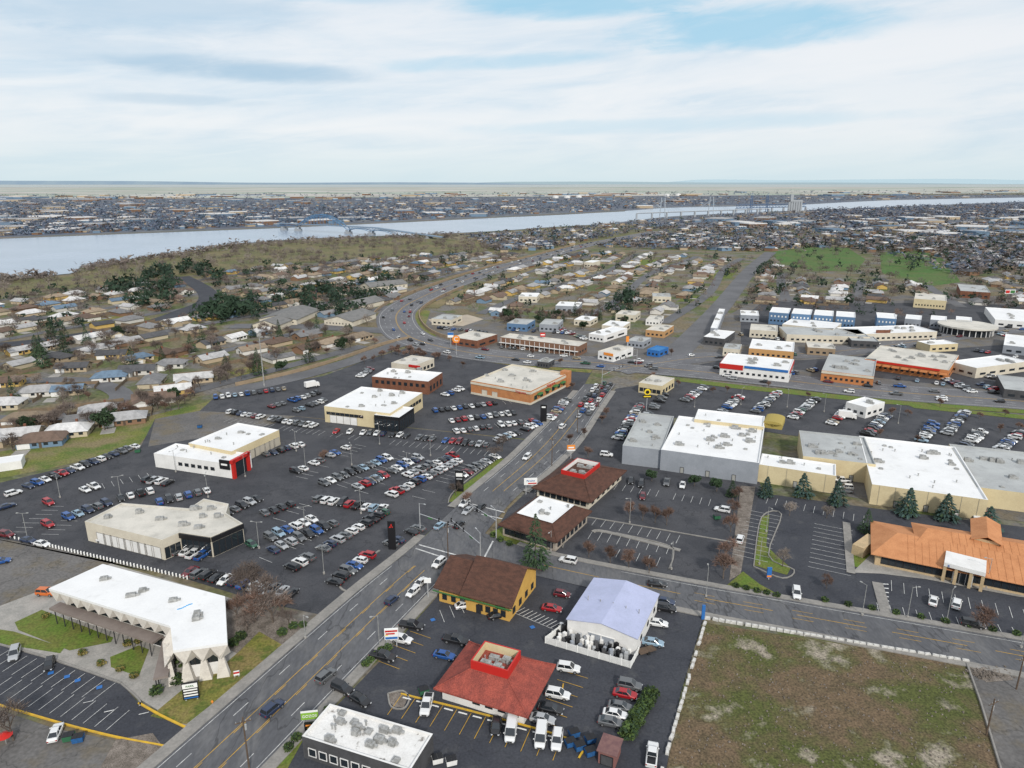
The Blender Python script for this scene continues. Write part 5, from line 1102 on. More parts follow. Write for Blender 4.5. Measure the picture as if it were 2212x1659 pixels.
def upole(px,py,h,label,rot=.4):
    q=P(px,py); t=thing('utility_pole',label,'utility pole',(q.x,q.y,0),None,rot)
    m=MB(); m.tube((0,0,0),(0,0,h),.17,8,.11); link('pole',meshof('p',m,m_wood),t)
    m=MB(); m.box(0,0,h-1.0,h-.85,2.6,.12); link('crossarm',meshof('c',m,m_wood),t)
    for k in (-1.1,-.4,.4,1.1):
        m=MB(); m.tube((k,0,h-.85),(k,0,h-.6),.05,6); link('insulator',meshof('i',m,m_lmetal),t)
    m=MB(); m.tube((.25,.1,h-2.6),(.25,.1,h-1.6),.2,8); link('transformer',meshof('t',m,m_lmetal),t)
upole(540,1672,11.5,'wooden utility pole at the bottom beside the flat-roofed building'); upole(1192,1008,11,'wooden utility pole right of main road above brown restaurant'); upole(1247,935,11,'wooden utility pole by left end of shopping centre'); upole(968,1205,10,'wooden utility pole at yellow restaurant corner'); upole(2195,1490,8,'utility pole on the gravel corner at right edge'); upole(2130,1590,8,'dark pole in the vacant lot fence line')
upole(1293,880,11,'wooden utility pole beside the stopped traffic')
q=P(571,835); t=thing('cell_tower','tall slim antenna mast rising above the suburb left of the dealerships','mast',(q.x,q.y,0))
m=MB(); m.tube((q.x,q.y,0),(q.x,q.y,27),.3,8,.18); part('mast',m,m_hvac,t)
for k in range(6):
    a=k*math.pi/3; m=MB(); m.box(q.x+.8*math.cos(a),q.y+.8*math.sin(a),24.6,26.6,.3,.2,a); part('antenna',m,m_hvac,t)
m=MB(); m.box(q.x,q.y,25.2,25.35,1.7,.12); m.box(q.x,q.y,25.0,25.15,.12,1.7); part('platform',m,m_hvac,t)
def signal(px,py,ax,ay,label):
    q=P(px,py);e=P(ax,ay);L=(e-q).length; t=thing('traffic_signal',label,'traffic signal',(q.x,q.y,0),'mast arm traffic signals',math.atan2(e.y-q.y,e.x-q.x))
    m=MB(); m.tube((0,0,0),(0,0,9),.17,8,.1); link('pole',meshof('p',m,m_lmetal),t)
    m=MB(); m.tube((0,0,5.8),(L,0,6.2),.11,6,.06); link('mast_arm',meshof('m',m,m_lmetal),t)
    for f in (.55,.8,.98):
        m=MB(); m.box(L*f,0,5.5,6.7,.16,.4); link('signal_head',meshof('s',m,m_black),t)
    m=MB(); m.tube((0,0,8.9),(1.8,0,9.3),.05,5); m.box(2.1,0,9.25,9.4,.7,.3); link('lamp_head',meshof('l',m,m_lmetal),t)
    m=MB(); m.box(L*.3,0,5.3,5.8,1.6,.05); link('street_name_plate',meshof('n',m,m_greent),t)
signal(1072,1165,1000,1120,'traffic signal arm at the right corner of the junction'); signal(908,1150,985,1180,'traffic signal arm at the left corner of the junction'); signal(1038,1218,975,1165,'traffic signal arm by the yellow restaurant corner')
signal(1300,835,1345,815,'traffic signal arm at the highway junction'); signal(1375,790,1330,800,'traffic signal arm on far side of highway junction')
a=P(108,1182);b=P(405,1252)
for i in range(42):
    q=a.lerp(b,i/41); m=MB(); m.box(q.x,q.y,.1,1.0,.3,.3,.3); m.box(q.x,q.y,1.0,1.12,.24,.24,.3,tap=.3)
    single('bollard',m,m_signw,'white post, %s from left in line below the dealership lot'%ordn(i),'post',(q.x,q.y,.1),'white posts along the dealership edge')
a=P(-40,1148);b=P(108,1182)
for i in range(16):
    q=a.lerp(b,i/16); m=MB(); m.box(q.x,q.y,.1,.8,.3,.3,.3); m.box(q.x,q.y,.8,.9,.2,.2,.3)
    single('bollard',m,m_signw,'white post, %s from left beside the side yard'%ordn(i),'post',(q.x,q.y,.1),'white posts beside the side yard')
m_blk=M('white_concrete_block',(.60,.59,.56),(.44,.43,.41),1,grain=.1)
def blocks(a,b,n,desc,skip=.1):
    a=P(*a);b=P(*b);d=(b-a);rot=math.atan2(d.y,d.x); idx=0
    for i in range(n):
        if random.random()<skip: continue
        q=a.lerp(b,(i+random.uniform(-.2,.2))/(n-1)); r_=rot+random.gauss(0,.12); m=MB(); m.box(q.x,q.y,.02,.62,1.25,.6,r_,tap=.96); m.box(q.x,q.y,.62,.7,1.0,.4,r_)
        single('concrete_block',m,m_blk,'white concrete block, %s from %s'%(ordn(idx),desc),'concrete block',(q.x,q.y,.02),'white blocks around the vacant lot'); idx+=1
blocks((1522,1350),(1430,1665),24,'top along the left edge of vacant lot')
blocks((1530,1338),(2085,1430),38,'left along top edge of vacant lot',.05)
rs=random.Random(3); m=MB()
for k in range(900):
    x=rs.uniform(1440,2150);y=rs.uniform(1350,1659)
    if not inpoly(x,y,[(1530,1355),(2080,1440),(2110,1520),(2150,1659),(1450,1659)]): continue
    q=P(x,y); s=rs.uniform(.06,.22); m.box(q.x,q.y,.08,.1+s,s*1.8,s*1.4,rs.uniform(0,3),tap=.6)
for k in range(220):
    q=P(2130+rs.gauss(0,22),1455+rs.gauss(0,7)); s=rs.uniform(.1,.35); m.box(q.x,q.y,.08,.1+s,s*1.6,s*1.4,rs.uniform(0,3),tap=.6)
o=link('loose_stones',meshof('loose_stones',m,m_gravel)); o['kind']='stuff'; o['label']='loose stones scattered over the vacant lot'; o['category']='stones'
t=T('low_wall','pale low wall along the right side of the vacant lot','wall',P(2120,1520)); m=MB()
L=[P(2088,1436),P(2118,1520),P(2160,1659),P(2190,1750)]; solidstrip(m,offset(L,.15),offset(L,-.15),.5); part('wall',m,m_kerb,t)
t=T('sound_wall','long tan wall between the suburb and frontage road','wall',P(640,808)); m=MB(); L=offset(fb,8)[2:]; solidstrip(m,offset(L,.2),offset(L,-.2),1.7); part('wall',m,m_tanw,t)
t=T('sound_wall','tan wall following the outer side of the highway bend','wall',P(830,700)); m=MB(); L=offset(hw,-17)[36:66]; solidstrip(m,offset(L,.3),offset(L,-.3),2.2); part('wall',m,m_tanw,t)
L=offset(hw,17)[52:84]; t=T('sound_wall','pale wall following the inner side of the highway north of bend','wall',L[0]); m=MB(); solidstrip(m,offset(L,.3),offset(L,-.3),2.0); part('wall',m,m_tanw,t)
t=T('trailer','white trailer roof at left edge beside weedy strip','trailer',P(20,995)); r=R3((-25,1005),(45,995),(55,980),3); roof=flat(t,r.p,3,m_white,m_wroof,.1)
q=P(1388,1410); t=thing('flatbed_trailer','small flat trailer with timber beside appliance yard','trailer',(q.x+.8,q.y,.16),None,.4)
m=MB(); m.box(0,0,.5,.65,4,1.8); link('bed',meshof('b',m,m_wood),t)
for s in (-1,1): m=MB(); m.tube((0,s*.95-.1,.35),(0,s*.95+.1,.35),.35,10); link('wheel',meshof('w',m,m_tyre),t)
m=MB(); m.tube((2,0,.55),(3.2,0,.5),.06,5); link('hitch',meshof('h',m,m_frame),t)
q=P(14,1608); t=thing('market_umbrella','red folded umbrella at the bottom left corner','umbrella',(q.x,q.y,0)); m=MB(); m.tube((q.x,q.y,0),(q.x,q.y,2.4),.04,6); part('pole',m,m_lmetal,t); m=MB(); m.tube((q.x,q.y,1.9),(q.x,q.y,2.5),1.3,10,.05); part('canopy',m,m_red,t)
q=P(459,1520); m=MB(); m.tube((q.x,q.y,0),(q.x,q.y,.6),.14,8); m.tube((q.x,q.y,.6),(q.x,q.y,.78),.17,8,.05); m.tube((q.x-.25,q.y,.42),(q.x+.25,q.y,.42),.07,6); single('fire_hydrant',m,m_orange,'small orange hydrant on the front lawn','hydrant',(q.x,q.y,0))
# ================================================================ TREES
m_bark=M('bark',(.13,.105,.088),(.095,.076,.063),2,rand=.2)
m_twig=M('bare_twigs',(.165,.13,.11),(.125,.10,.088),.5,rand=.3)
m_twig2=M('reddish_twigs',(.19,.12,.092),(.15,.10,.08),.5,rand=.3)
m_twigp=M('pale_twigs',(.24,.20,.17),(.19,.16,.135),.5,rand=.2)
m_con=M('conifer_needles',(.022,.046,.022),(.038,.062,.028),.8,rand=.3)
m_con2=M('light_needles',(.042,.074,.031),(.030,.055,.029),.8,rand=.3)
m_spr=M('spruce_needles',(.036,.072,.064),(.055,.092,.082),.9,rand=.2)
m_leaf=M('shrub_leaves',(.055,.09,.024),(.075,.11,.032),1.5,rand=.35)
def bare(seed,H=9.0,den=1.0,tall=1,tw_=.07):
    r=random.Random(seed); tr=MB(); cr=MB()
    def limb(p,d,L,rad,lv):
        e=p+d*L
        (tr if lv<2 else cr).tube(p,e,max(rad,.03),5 if lv<2 else 3,max(rad*.62,.02),caps=False)
        if lv>=4:
            for k in range(int(4*den)):
                q=p.lerp(e,r.random()); dd=(d+Vector((r.gauss(0,.8),r.gauss(0,.8),r.gauss(0,.6)))).normalized()*r.uniform(.7,1.5); s=dd.cross(Vector((r.random(),r.random(),r.random()))).normalized()*tw_
                cr.add([q-s,q+s,q+dd],[(0,1,2)])
            return
        n=[4,4,4,3][lv]
        for k in range(n):
            a=2*math.pi*(k+r.random()*.8)/n; sp_=[.75,.6,.65,.7][lv]*r.uniform(.7,1.2)
            u=d.cross(Vector((.3,.5,.8))).normalized(); w_=d.cross(u)
            dd=(d+ (u*math.cos(a)+w_*math.sin(a))*sp_*(1/tall)+Vector((0,0,.12))).normalized()
            limb(p.lerp(e,r.uniform(.6,1)),dd,L*r.uniform(.62,.85),rad*.55,lv+1)
    limb(Vector((0,0,0)),Vector((r.gauss(0,.04),r.gauss(0,.04),1)).normalized(),H*.30,H*.024,0)
    return tr,cr
def leafy(mb,cx,cy,cz,n,rx,rz,sz,r,m2=.4):
    for _ in range(n):
        while True:
            a=Vector((r.uniform(-1,1),r.uniform(-1,1),r.uniform(-1,1)))
            if a.length<1: break
        a=a.normalized()*(a.length**.45)
        c=Vector((cx+a.x*rx,cy+a.y*rx,cz+a.z*rz)); d=Vector((r.gauss(0,1),r.gauss(0,1),r.gauss(0,1))).normalized(); u=d.cross(Vector((0,0,1))).normalized()*sz*r.uniform(.6,1.3); w=d.cross(u).normalized()*sz*r.uniform(.6,1.2)
        mb.add([c-u-w*.5,c+u-w,c+u*.7+w,c-u*.8+w*.7],[(0,1,2,3)],1 if r.random()<m2 else 0)
def conifer(seed,H=11,R=3.0,n=620):
    r=random.Random(seed); tr=MB(); cr=MB(); tr.tube((0,0,0),(0,0,H*.95),H*.02,6,.03)
    lob=[(r.uniform(.75,1.2)) for _ in range(9)]
    for k in range(n):
        t=r.random()**1.25; z=H*(.08+.9*t); a=r.uniform(0,2*math.pi); Rm=R*(1-t)**.8*lob[int(a/6.3*9)%9]*(1+.22*math.sin(t*38))+.12
        rad=Rm*r.uniform(.45,1)**.6; c=Vector((math.cos(a)*rad,math.sin(a)*rad,z))
        o=Vector((math.cos(a),math.sin(a),-.38)).normalized(); s=Vector((-math.sin(a),math.cos(a),r.gauss(0,.3)))*r.uniform(.3,.6)*(.5+.5*(1-t)); L=r.uniform(.7,1.3)*(.45+.55*(1-t))
        cr.add([c-o*L*.5-s*.6,c-o*L*.5+s*.6,c+o*L*.5+s*.4,c+o*L*.6-s*.4],[(0,1,2,3)],1 if r.random()<.3 else 0)
    return tr,cr
def broad(seed,H=9,R=4.5):
    r=random.Random(seed); tr=MB(); cr=MB(); tr.tube((0,0,0),(0,0,H*.5),H*.03,6,H*.015)
    for k in range(12):
        a=r.uniform(0,6.3); rr=R*r.uniform(.1,.68); z=H*r.uniform(.34,.8); tr.tube((0,0,H*.35),(math.cos(a)*rr,math.sin(a)*rr,z),.09,4,.04,caps=False)
        leafy(cr,math.cos(a)*rr,math.sin(a)*rr,z,95,R*r.uniform(.28,.45),R*r.uniform(.22,.38),.38,r)
    return tr,cr
PROTO={}
def proto(k,tc_,mats): PROTO[k]=(meshof(k+'_trunk',tc_[0],m_bark),meshof(k+'_crown',tc_[1],mats))
for i in range(4): proto('bare%d'%i,bare(10+i,10+i%3,1.0),m_twig)
for i in range(2): proto('red%d'%i,bare(30+i,8,1.2),m_twig2)
for i in range(2): proto('pale%d'%i,bare(40+i,11,1.0),m_twigp)
proto('small0',bare(50,6.5,1.3,1.6,.05),m_twig2)
for i in range(3): proto('conifer%d'%i,conifer(60+i,12+i*1.5,3.6),[m_con,m_con2])
proto('column0',conifer(70,9,1.4),[m_con,m_con2])
proto('spruce0',conifer(71,8.5,3.0,n=800),[m_spr,m_con2])
for i in range(2): proto('broad%d'%i,broad(80+i,9,5),[m_con,m_con2])
NT=[0]
def tree(kind,x,y,s,label,group=None,z=0.0):
    nm='conifer_tree' if kind[:3] in('con','col','spr','bro') else 'bare_tree'
    t=thing(nm,label,'tree',(x,y,z),group,random.uniform(0,6.28)); t.scale=(s*random.uniform(.9,1.1),)*2+(s*random.uniform(.9,1.15),)
    a,b=PROTO[kind]; link('trunk',a,t); link('crown',b,t); NT[0]+=1
def tp(kind,px,py,s,label,group=None): q=P(px,py); tree(kind,q.x,q.y,s,label,group)
tp('conifer1',1156,1226,1.0,'large dark evergreen at the cross street corner beside yellow restaurant')
for i,(x,y,s) in enumerate(((1655,1072,.75),(1732,1072,.85),(1806,1090,.9),(1960,1112,1.15),(2040,1122,1.0),(2132,1145,.95))): tp('spruce0',x,y,s,'blue-green spruce behind shopping centre, %s from left'%ordn(i),'blue-green spruces behind shopping centre')
tp('conifer0',1870,1150,.6,'dark evergreen beside the bank left end')
for i,(x,y,s) in enumerate(((512,1335,.95),(528,1300,1.0),(545,1285,.9),(552,1345,1.1),(572,1318,1.0),(590,1345,.95),(610,1330,.8),(535,1362,.7),(625,1352,.6))): tp(('bare%d'%(i%4)) if i%3 else 'red0',x,y,s,'bare brown tree between white office and dealership, %s from left'%ordn(i),'bare trees by the white office')
for i,(x,y) in enumerate(((1272,1205),(1318,1218),(1358,1228),(1402,1240))): tp('small0',x,y,.85,'narrow bare reddish tree by cross street, %s from left'%ordn(i),'narrow bare trees along cross street')
for i,(x,y) in enumerate(((1360,1120),(1388,1125),(1415,1130),(1440,1135))): tp('small0',x,y,.8,'narrow bare tree between restaurant lots, %s from left'%ordn(i),'narrow bare trees between restaurant lots')
for i,(x,y,s) in enumerate(((1562,1250,1.0),(1568,1205,.9),(1578,1150,.8),(1585,1110,.7),(1592,1080,.7))): tp('red%d'%(i%2),x,y,s,'reddish bare tree left of the bank lot, %s from bottom'%ordn(i),'reddish trees left of bank lot')
tp('pale0',1690,1225,.55,'pale bare tree on left bank island'); tp('pale1',1705,1115,.5,'pale bare tree at top of left bank island'); tp('pale0',1785,1120,.45,'pale bare tree at bank lot top right'); tp('red0',2120,1362,.95,'round bare tree near right end of the cross street'); tp('red1',1785,1272,.5,'small reddish tree right of bank lot exit')
tp('bare2',30,1600,.9,'bare tree in the bottom left corner'); tp('bare0',1085,975,.75,'bare tree beside the kerb lawn'); tp('bare1',1068,990,.6,'smaller bare tree by the kerb lawn'); tp('bare3',985,1070,.55,'bare tree left of pylon on kerb lawn')
for i,(x,y) in enumerate(((1230,960),(1262,945),(1300,915),(1270,990),(1310,900))): tp('small0',x,y,.7,'thin reddish tree at shopping lot roadside, %s counted'%ordn(i),'thin trees along the shopping lot')
for i,(x,y) in enumerate(((1408,1040),(1500,1050),(1548,1062),(1580,1072))): tp('broad0' if i<3 else 'conifer0',x,y,.5,'rounded dark evergreen at restaurant rear lot, %s from left'%ordn(i),'evergreens at restaurant rear lot')
for i,(x,y) in enumerate(((1540,850),(1570,850),(1660,838),(1745,862),(1850,880),(1925,900),(1960,900),(2030,880),(2115,905),(2160,935),(2200,930),(1900,945),(2125,990),(1980,960),(2170,900),(1410,820),(1445,832),(1465,836))):
    tp('small0' if i%2 else 'red0',x,y,.62 if i%2 else .5,'small bare reddish tree in shopping lot, %s of the scattered ones'%ordn(i),'scattered small trees in shopping lot')
for i,(x,y) in enumerate(((700,1000),(1010,1090),(1235,845),(1150,770),(1000,795),(1210,790),(860,760),(1450,770))): tp('small0',x,y,.7,'small bare tree near the commercial roads, %s counted from first'%ordn(i),'small trees by commercial roads')
def shrub_mesh(seed,n=110,mats=None):
    r=random.Random(seed); m=MB(); m.tube((0,0,0),(0,0,.5),.06,5); leafy(m,0,0,.55,n,.62,.5,.13,r); leafy(m,.1,.1,.4,n//2,.7,.35,.13,r); return meshof('shrub',m,mats or [m_leaf,m_con])
SH=[shrub_mesh(i) for i in range(3)]+[shrub_mesh(9,110,[M('yellow_shrub',(.20,.16,.05),rand=.3),m_leaf])]
def shrub(px,py,s,label,group,k=None):
    q=P(px,py); o=link('shrub',SH[random.randrange(3) if k is None else k]); o.location=(q.x,q.y,.12); o.scale=(s,s,s*.9); o.rotation_euler=(0,0,random.uniform(0,6)); o['label']=label;o['category']='shrub';o['group']=group
for i,(x,y,s) in enumerate(((340,1500,1.9),(384,1475,2.0),(396,1440,2.2),(405,1420,1.8),(432,1408,1.5),(505,1395,1.8),(520,1380,1.8),(610,1372,1.7),(635,1358,1.6),(655,1355,1.4))): shrub(x,y,s,'round green shrub by the white office, %s from left'%ordn(i),'shrubs by the white office')
for i,(x,y) in enumerate(((218,1438),(260,1450),(290,1465),(100,1335),(178,1415),(275,1395),(300,1390))): shrub(x,y,1.3,'yellowish ornamental shrub in office garden, %s planted'%ordn(i),'ornamental shrubs in office garden',3)
for i in range(16):
    t=i/15; shrub(1405-50*t,1505+90*t,2.1,'hedge shrub beside car column near vacant lane, %s from top'%ordn(i),'hedge right of the diner column')
for i in range(14): shrub(1590+i*22 if i<5 else 1780+(i-5)*52,1270+(i*5 if i<5 else (i-5)*9.2+30),1.3,'clipped shrub along the cross street kerb, %s from left'%ordn(i),'clipped shrubs along cross street')
for i,(x,y) in enumerate(((800,1432),(790,1440),(812,1420),(825,1410),(838,1404),(640,1600),(625,1620),(710,1540),(1065,1160),(1080,1170),(1100,1178))): shrub(x,y,1.4,'low kerbside shrub along the main road, %s planted'%ordn(i),'kerbside shrubs on main road')
# ================================================================ HOUSES
RC_={'grey':(.20,.198,.20),'brown':(.145,.10,.077),'tan':(.27,.21,.15),'white':(.62,.61,.60),'charcoal':(.085,.085,.09),'pale grey':(.38,.375,.375),'slate blue':(.13,.19,.26)}
WC_={'white':(.58,.56,.52),'tan':(.40,.32,.22),'cream':(.50,.43,.31),'blue':(.15,.23,.32),'brown':(.20,.12,.075),'yellow':(.52,.36,.12)}
RM={k:M('roof_'+k.replace(' ','_'),v,tuple(c*.75 for c in v),.4,grain=.15,gscale=3,rand=.2) for k,v in RC_.items()}
WMt={k:M('siding_'+k,v,rand=.12) for k,v in WC_.items()}
class LR(R3):
    def __init__(s,w,d,u0=0,v0=0):
        a=Vector((-w/2+u0,-d/2+v0,0)); s.a=a;s.e=Vector((1,0,0));s.n=Vector((0,1,0));s.w=w;s.d=d;s.p=[s.at(0,0),s.at(w,0),s.at(w,d),s.at(0,d)];s.rot=0
HV=[]
for k,(w,d,hip,wing) in enumerate(((15,8.5,0,0),(16,9.5,1,0),(14,8.5,1,1),(17,9,0,1),(15,10,1,0),(12.5,8,0,0))):
    W_=MB();R_=MB(); r=LR(w,d); rh=d*.21
    if hip: W_.prism([p[:2] for p in r.p],0,2.8,top=False)
    else: gwalls(W_,r,2.8,rh)
    gable(R_,r,2.8,rh,d*.48 if hip else 0,.6)
    if wing:
        r2=LR(6.5,7,-w*.26,-d*.5-1.5); gwalls(W_,r2,2.75,6.5*.2,'d'); gable(R_,r2,2.75,6.5*.2,0,.5,'d')
    yf=-d/2-.03
    wins=[]
    for x in ((w*.1,w*.35) if wing else (-w*.1,w*.15,w*.36)):
        m=MB(); m.box(x,yf,1.0,2.1,1.5,.1); wins.append(m)
    m=MB(); m.box(w/2+.03,0,1.0,2.1,.1,1.4); wins.append(m)
    dr=MB(); dr.box(w*.0+.4,yf,.05,2.1,.95,.1); gd=MB(); gd.box(-w*.26 if wing else -w*.34,(-d/2-5.03) if wing else yf,.05,2.2,4.2,.1)
    ch=MB(); ch.box(w*.2,d*.12,2.8+rh*.4,2.8+rh+.8,.8,.8)
    HV.append((W_,R_,wins,dr,gd,ch,w,d))
HMc={}
def hm(key,mb,mat):
    if key not in HMc: HMc[key]=meshof('h',mb,mat)
    return HMc[key]
SUB_L=[(-120,985),(0,958),(330,890),(455,845),(630,802),(835,728),(815,690),(830,655),(950,605),(1160,552),(1000,548),(760,562),(600,578),(300,612),(-60,650),(-200,690)]
SUB_M=[(935,655),(1010,622),(1120,582),(1250,545),(1660,560),(1480,712),(1400,700),(1275,692),(1080,688),(1040,680)]
SUB_R=[(1500,715),(1660,565),(1700,600),(1900,610),(2060,620),(2300,560),(2300,660),(2150,668),(1900,660),(1650,655),(1600,690)]
HS=[]
MAN=[(88,852,.3),(150,850,.3),(214,893,.5),(150,938,.3),(60,912,.2),(20,832,.3),(300,806,.2),(372,792,.1),(420,824,.4),(245,772,.2),(335,868,.4),(270,912,.4),(95,958,.3),(35,948,.3),(375,850,.5),(190,915,.4),(10,880,.2),(330,830,1.8),(240,820,.3),(160,800,.2)]
for i,(x,y,r) in enumerate(MAN):
    q=P(x,y); HS.append((q.x,q.y,r,i,0,'nearest left suburb'))
def blocked(x,y):
    for bx,by,br in BC:
        if (bx-x)**2+(by-y)**2<(br+9)**2: return True
    return False
def gridregion(poly,a,b,desc,stepj=19,streetgap=66):
    A_=P(*a);B_=P(*b);e=(B_-A_).normalized(); n=Vector((-e.y,e.x,0)); ws=[P(*p) for p in poly]
    us=[(w-A_).dot(e) for w in ws];vs=[(w-A_).dot(n) for w in ws]
    out=[]; smb=MB(); mn=[(h[0],h[1]) for h in HS]
    k0=int(min(vs)//streetgap)-1;k1=int(max(vs)//streetgap)+1
    for k in range(k0,k1+1):
        v=k*streetgap+20; run=None; ph=random.uniform(0,6); amp=random.uniform(3,9)
        bend=lambda u:amp*math.sin(u/70.+ph)
        u=min(us)
        while u<max(us):
            q=A_+e*u+n*(v+bend(u)); pp=proj(q.x,q.y)
            ok=q.y>50 and inpoly(pp[0],pp[1],poly) and pp[1]<1000
            if ok and run is None: run=u
            if (not ok or u+10>=max(us)) and run is not None:
                if u-run>30:
                    L=[A_+e*(run+t)+n*(v+bend(run+t)) for t in range(0,int(u-run)+1,10)]
                    if len(L)>2: strip(smb,offset(L,4.2),offset(L,-4.2),.175)
                run=None
            u+=10
        for sd in (-1,1):
            u=min(us); hs=[]
            while u<max(us):
                vv=v+bend(u)+sd*16.5
                q=A_+e*(u+random.uniform(-3,3))+n*(vv+random.uniform(-2,3)*sd); pp=proj(q.x,q.y)
                if q.y>50 and inpoly(pp[0],pp[1],poly) and not near_road(q.x,q.y,4) and random.random()<.9 and -60<pp[0]<2270 and not blocked(q.x,q.y) and min([(q.x-a_)**2+(q.y-b_)**2 for a_,b_ in mn] or [999])>320:
                    hs.append((q.x,q.y,math.atan2(e.y,e.x)+(math.pi if sd<0 else 0)+random.gauss(0,.1)+(random.choice((0,math.pi/2)) if random.random()<.35 else 0)))
                u+=stepj*random.uniform(.9,1.3)
            for i,h_ in enumerate(hs): out.append((h_[0],h_[1],h_[2],i,(k-k0)*2+(1 if sd>0 else 0),desc))
    struct('neighbourhood_streets',smb,m_street)
    return out
HS+=gridregion(SUB_L,(460,868),(860,742),'left suburb')+gridregion(SUB_M,(1470,740),(1600,600),'middle suburb')+gridregion(SUB_R,(1470,740),(1600,600),'right suburb')
HS.sort(key=lambda h:h[0]**2+h[1]**2)
print('houses',len(HS))
rmk=list(RC_);wmk=list(WC_); rw=['grey']*6+['brown']*4+['tan']*3+['white']*4+['charcoal']*2+['pale grey']*5+['slate blue']
HP=[]; hstuff=MB()
for i,(x,y,r,idx,rowi,desc) in enumerate(HS):
    rc_=random.choice(rw); wc=random.choice(wmk if random.random()<.6 else ['white','tan','cream']); v=random.randrange(6); V=HV[v]
    if i<300:
        lab='%s-roofed %s house, %s along %s house line of %s'%(rc_,wc,ordn(idx),ordn(rowi),desc)
        t=thing('house',lab,'house',(x,y,0),'houses in the '+desc,r)
        link('wall',hm(('w',v,wc),V[0],WMt[wc]),t); ro=link('roof',hm(('r',v,rc_),V[1],RM[rc_]),t)
        if math.hypot(x,y)<520:
            for j,wm_ in enumerate(V[2]): link('window',hm(('n',v,j),wm_,m_glass),t)
            link('door',hm(('d',v),V[3],m_wood),t); link('garage_door',hm(('g',v),V[4],m_white),t)
        if i%2: link('chimney',hm(('c',v),V[5],m_brown),ro)
        HP.append((x,y,idx,rowi,desc))
    else:
        cs,sn=math.cos(r),math.sin(r)
        for mbx,mi in ((V[0],wmk.index(wc)),(V[1],len(wmk)+rmk.index(rc_))):
            hstuff.add([(a*cs-b*sn+x,a*sn+b*cs+y,c+.01) for a,b,c in mbx.v],mbx.f,mi)
dw=MB()
for i,(x,y,r,idx,rowi,desc) in enumerate(HS[:300]):
    cs,sn=math.cos(r),math.sin(r); u,v=-5,-9.5; dw.box(x+u*cs-v*sn,y+u*sn+v*cs,.05,.165+.0001*(i%50),5,7,r)
struct('driveways',dw,m_conc)
for (x,y,r,idx,rowi,desc) in HS[:120]:
    cs,sn=math.cos(r),math.sin(r); g=MB()
    for (u,v,lx,ly) in ((0,14,19,.12),(9.5,9,.12,9.8)):
        g.box(x+u*cs-v*sn,y+u*sn+v*cs,0,1.7,lx,ly,r)
    single('garden_fence',g,m_gfence,'brown yard fence behind %s house, %s line of %s'%(ordn(idx),ordn(rowi),desc),'fence',(x,y,0),'yard fences in the '+desc)
def farboxes(poly,n,seed,smin,smax,hmin,hmax,probs):
    r=random.Random(seed); xs=[p[0] for p in poly];ys=[p[1] for p in poly]; c=0
    while c<n:
        px=r.uniform(min(xs),max(xs));py=r.uniform(min(ys),max(ys))
        if not inpoly(px,py,poly) or inpoly(px,py,RIV): continue
        c+=1; q=P(px,py)
        if near_road(q.x,q.y,8) or inpoly(px,py,GP1) or inpoly(px,py,GP2): continue
        w=r.uniform(smin,smax);d_=w*r.uniform(.5,.9);h_=r.uniform(hmin,hmax); ro=r.choice((.3,.9,1.5,.3+1.57)); mi=r.choice(probs)
        hstuff.box(q.x,q.y,0,h_,w,d_,ro,r.choice((1,3,4))); hstuff.box(q.x,q.y,h_+.01,h_+1.6,w+1,d_+1,ro,len(wmk)+mi,tap=.55 if w<25 else .98)
FARC=[(-50,512),(600,488),(900,474),(1350,453),(1440,446),(1700,440),(1850,433),(2300,421),(2300,416),(1700,424),(900,430),(300,434),(-50,436)]
farboxes(FARC,1250,1,10,20,3,4.5,[0,0,4,3,3,5,5,6,6]); farboxes(FARC,80,2,35,80,5,9,[3,3,5,5,6])
NEARF=[(1000,512),(1200,495),(1400,478),(1560,466),(1750,456),(2300,438),(2300,560),(2060,600),(1900,545),(1660,545),(1280,535),(1080,545)]
farboxes(NEARF,800,3,12,18,3,4.5,[0,0,2,3,3,4,5,5,6]); farboxes([(1500,480),(2300,450),(2300,520),(1700,500)],60,4,30,65,5,8,[3,3,5,6])
farboxes([(-50,436),(2300,420),(2300,412),(-50,424)],90,6,60,150,6,12,[3,3,5,2])
o=link('distant_houses',meshof('distant_houses',hstuff,[WMt[k] for k in wmk]+[RM[k] for k in rmk])); o['kind']='stuff'; o['label']='distant houses and sheds of the far town'; o['category']='houses'
for i,(x,y) in enumerate(((1200,428),(1225,428),(1250,427),(1440,424),(1465,423))):
    q=P(x,y); m=MB(); m.tube((q.x,q.y,0),(q.x,q.y,14),20,16); m.tube((q.x,q.y,14),(q.x,q.y,17),20,16,3); single('storage_tank',m,m_white,'white storage tank on the horizon, %s from left'%ordn(i),'tank',(q.x,q.y,0),'white tanks on the horizon')
hp=np.array([(h[0],h[1]) for h in HS])
def clear(x,y,d_): return np.min((hp[:,0]-x)**2+(hp[:,1]-y)**2)>d_*d_
TR=[]
def scatter(poly,n,kinds,seed,smin=.6,smax=1.15,chk=True,cd=7.5):
    r=random.Random(seed); W_=[P(*p) for p in poly]; x0=min(w.x for w in W_);x1=max(w.x for w in W_);y0=min(w.y for w in W_);y1=max(w.y for w in W_); c=0;tries=0
    while c<n and tries<n*40:
        tries+=1; x=r.uniform(x0,x1);y=r.uniform(y0,y1); pp=proj(x,y)
        if not inpoly(pp[0],pp[1],poly) or not(-40<pp[0]<2250): continue
        if chk and (near_road(x,y,1) or not clear(x,y,cd) or blocked(x,y)): continue
        c+=1; TR.append((x,y,r.choice(kinds),r.uniform(smin,smax)))
BK=['bare0','bare1','bare2','bare3','bare0','bare1','bare2','bare3','red0','pale1','pale0','conifer0','conifer2','small0','broad0']
scatter(SUB_L,620,BK,1,smin=.55,smax=1.0)
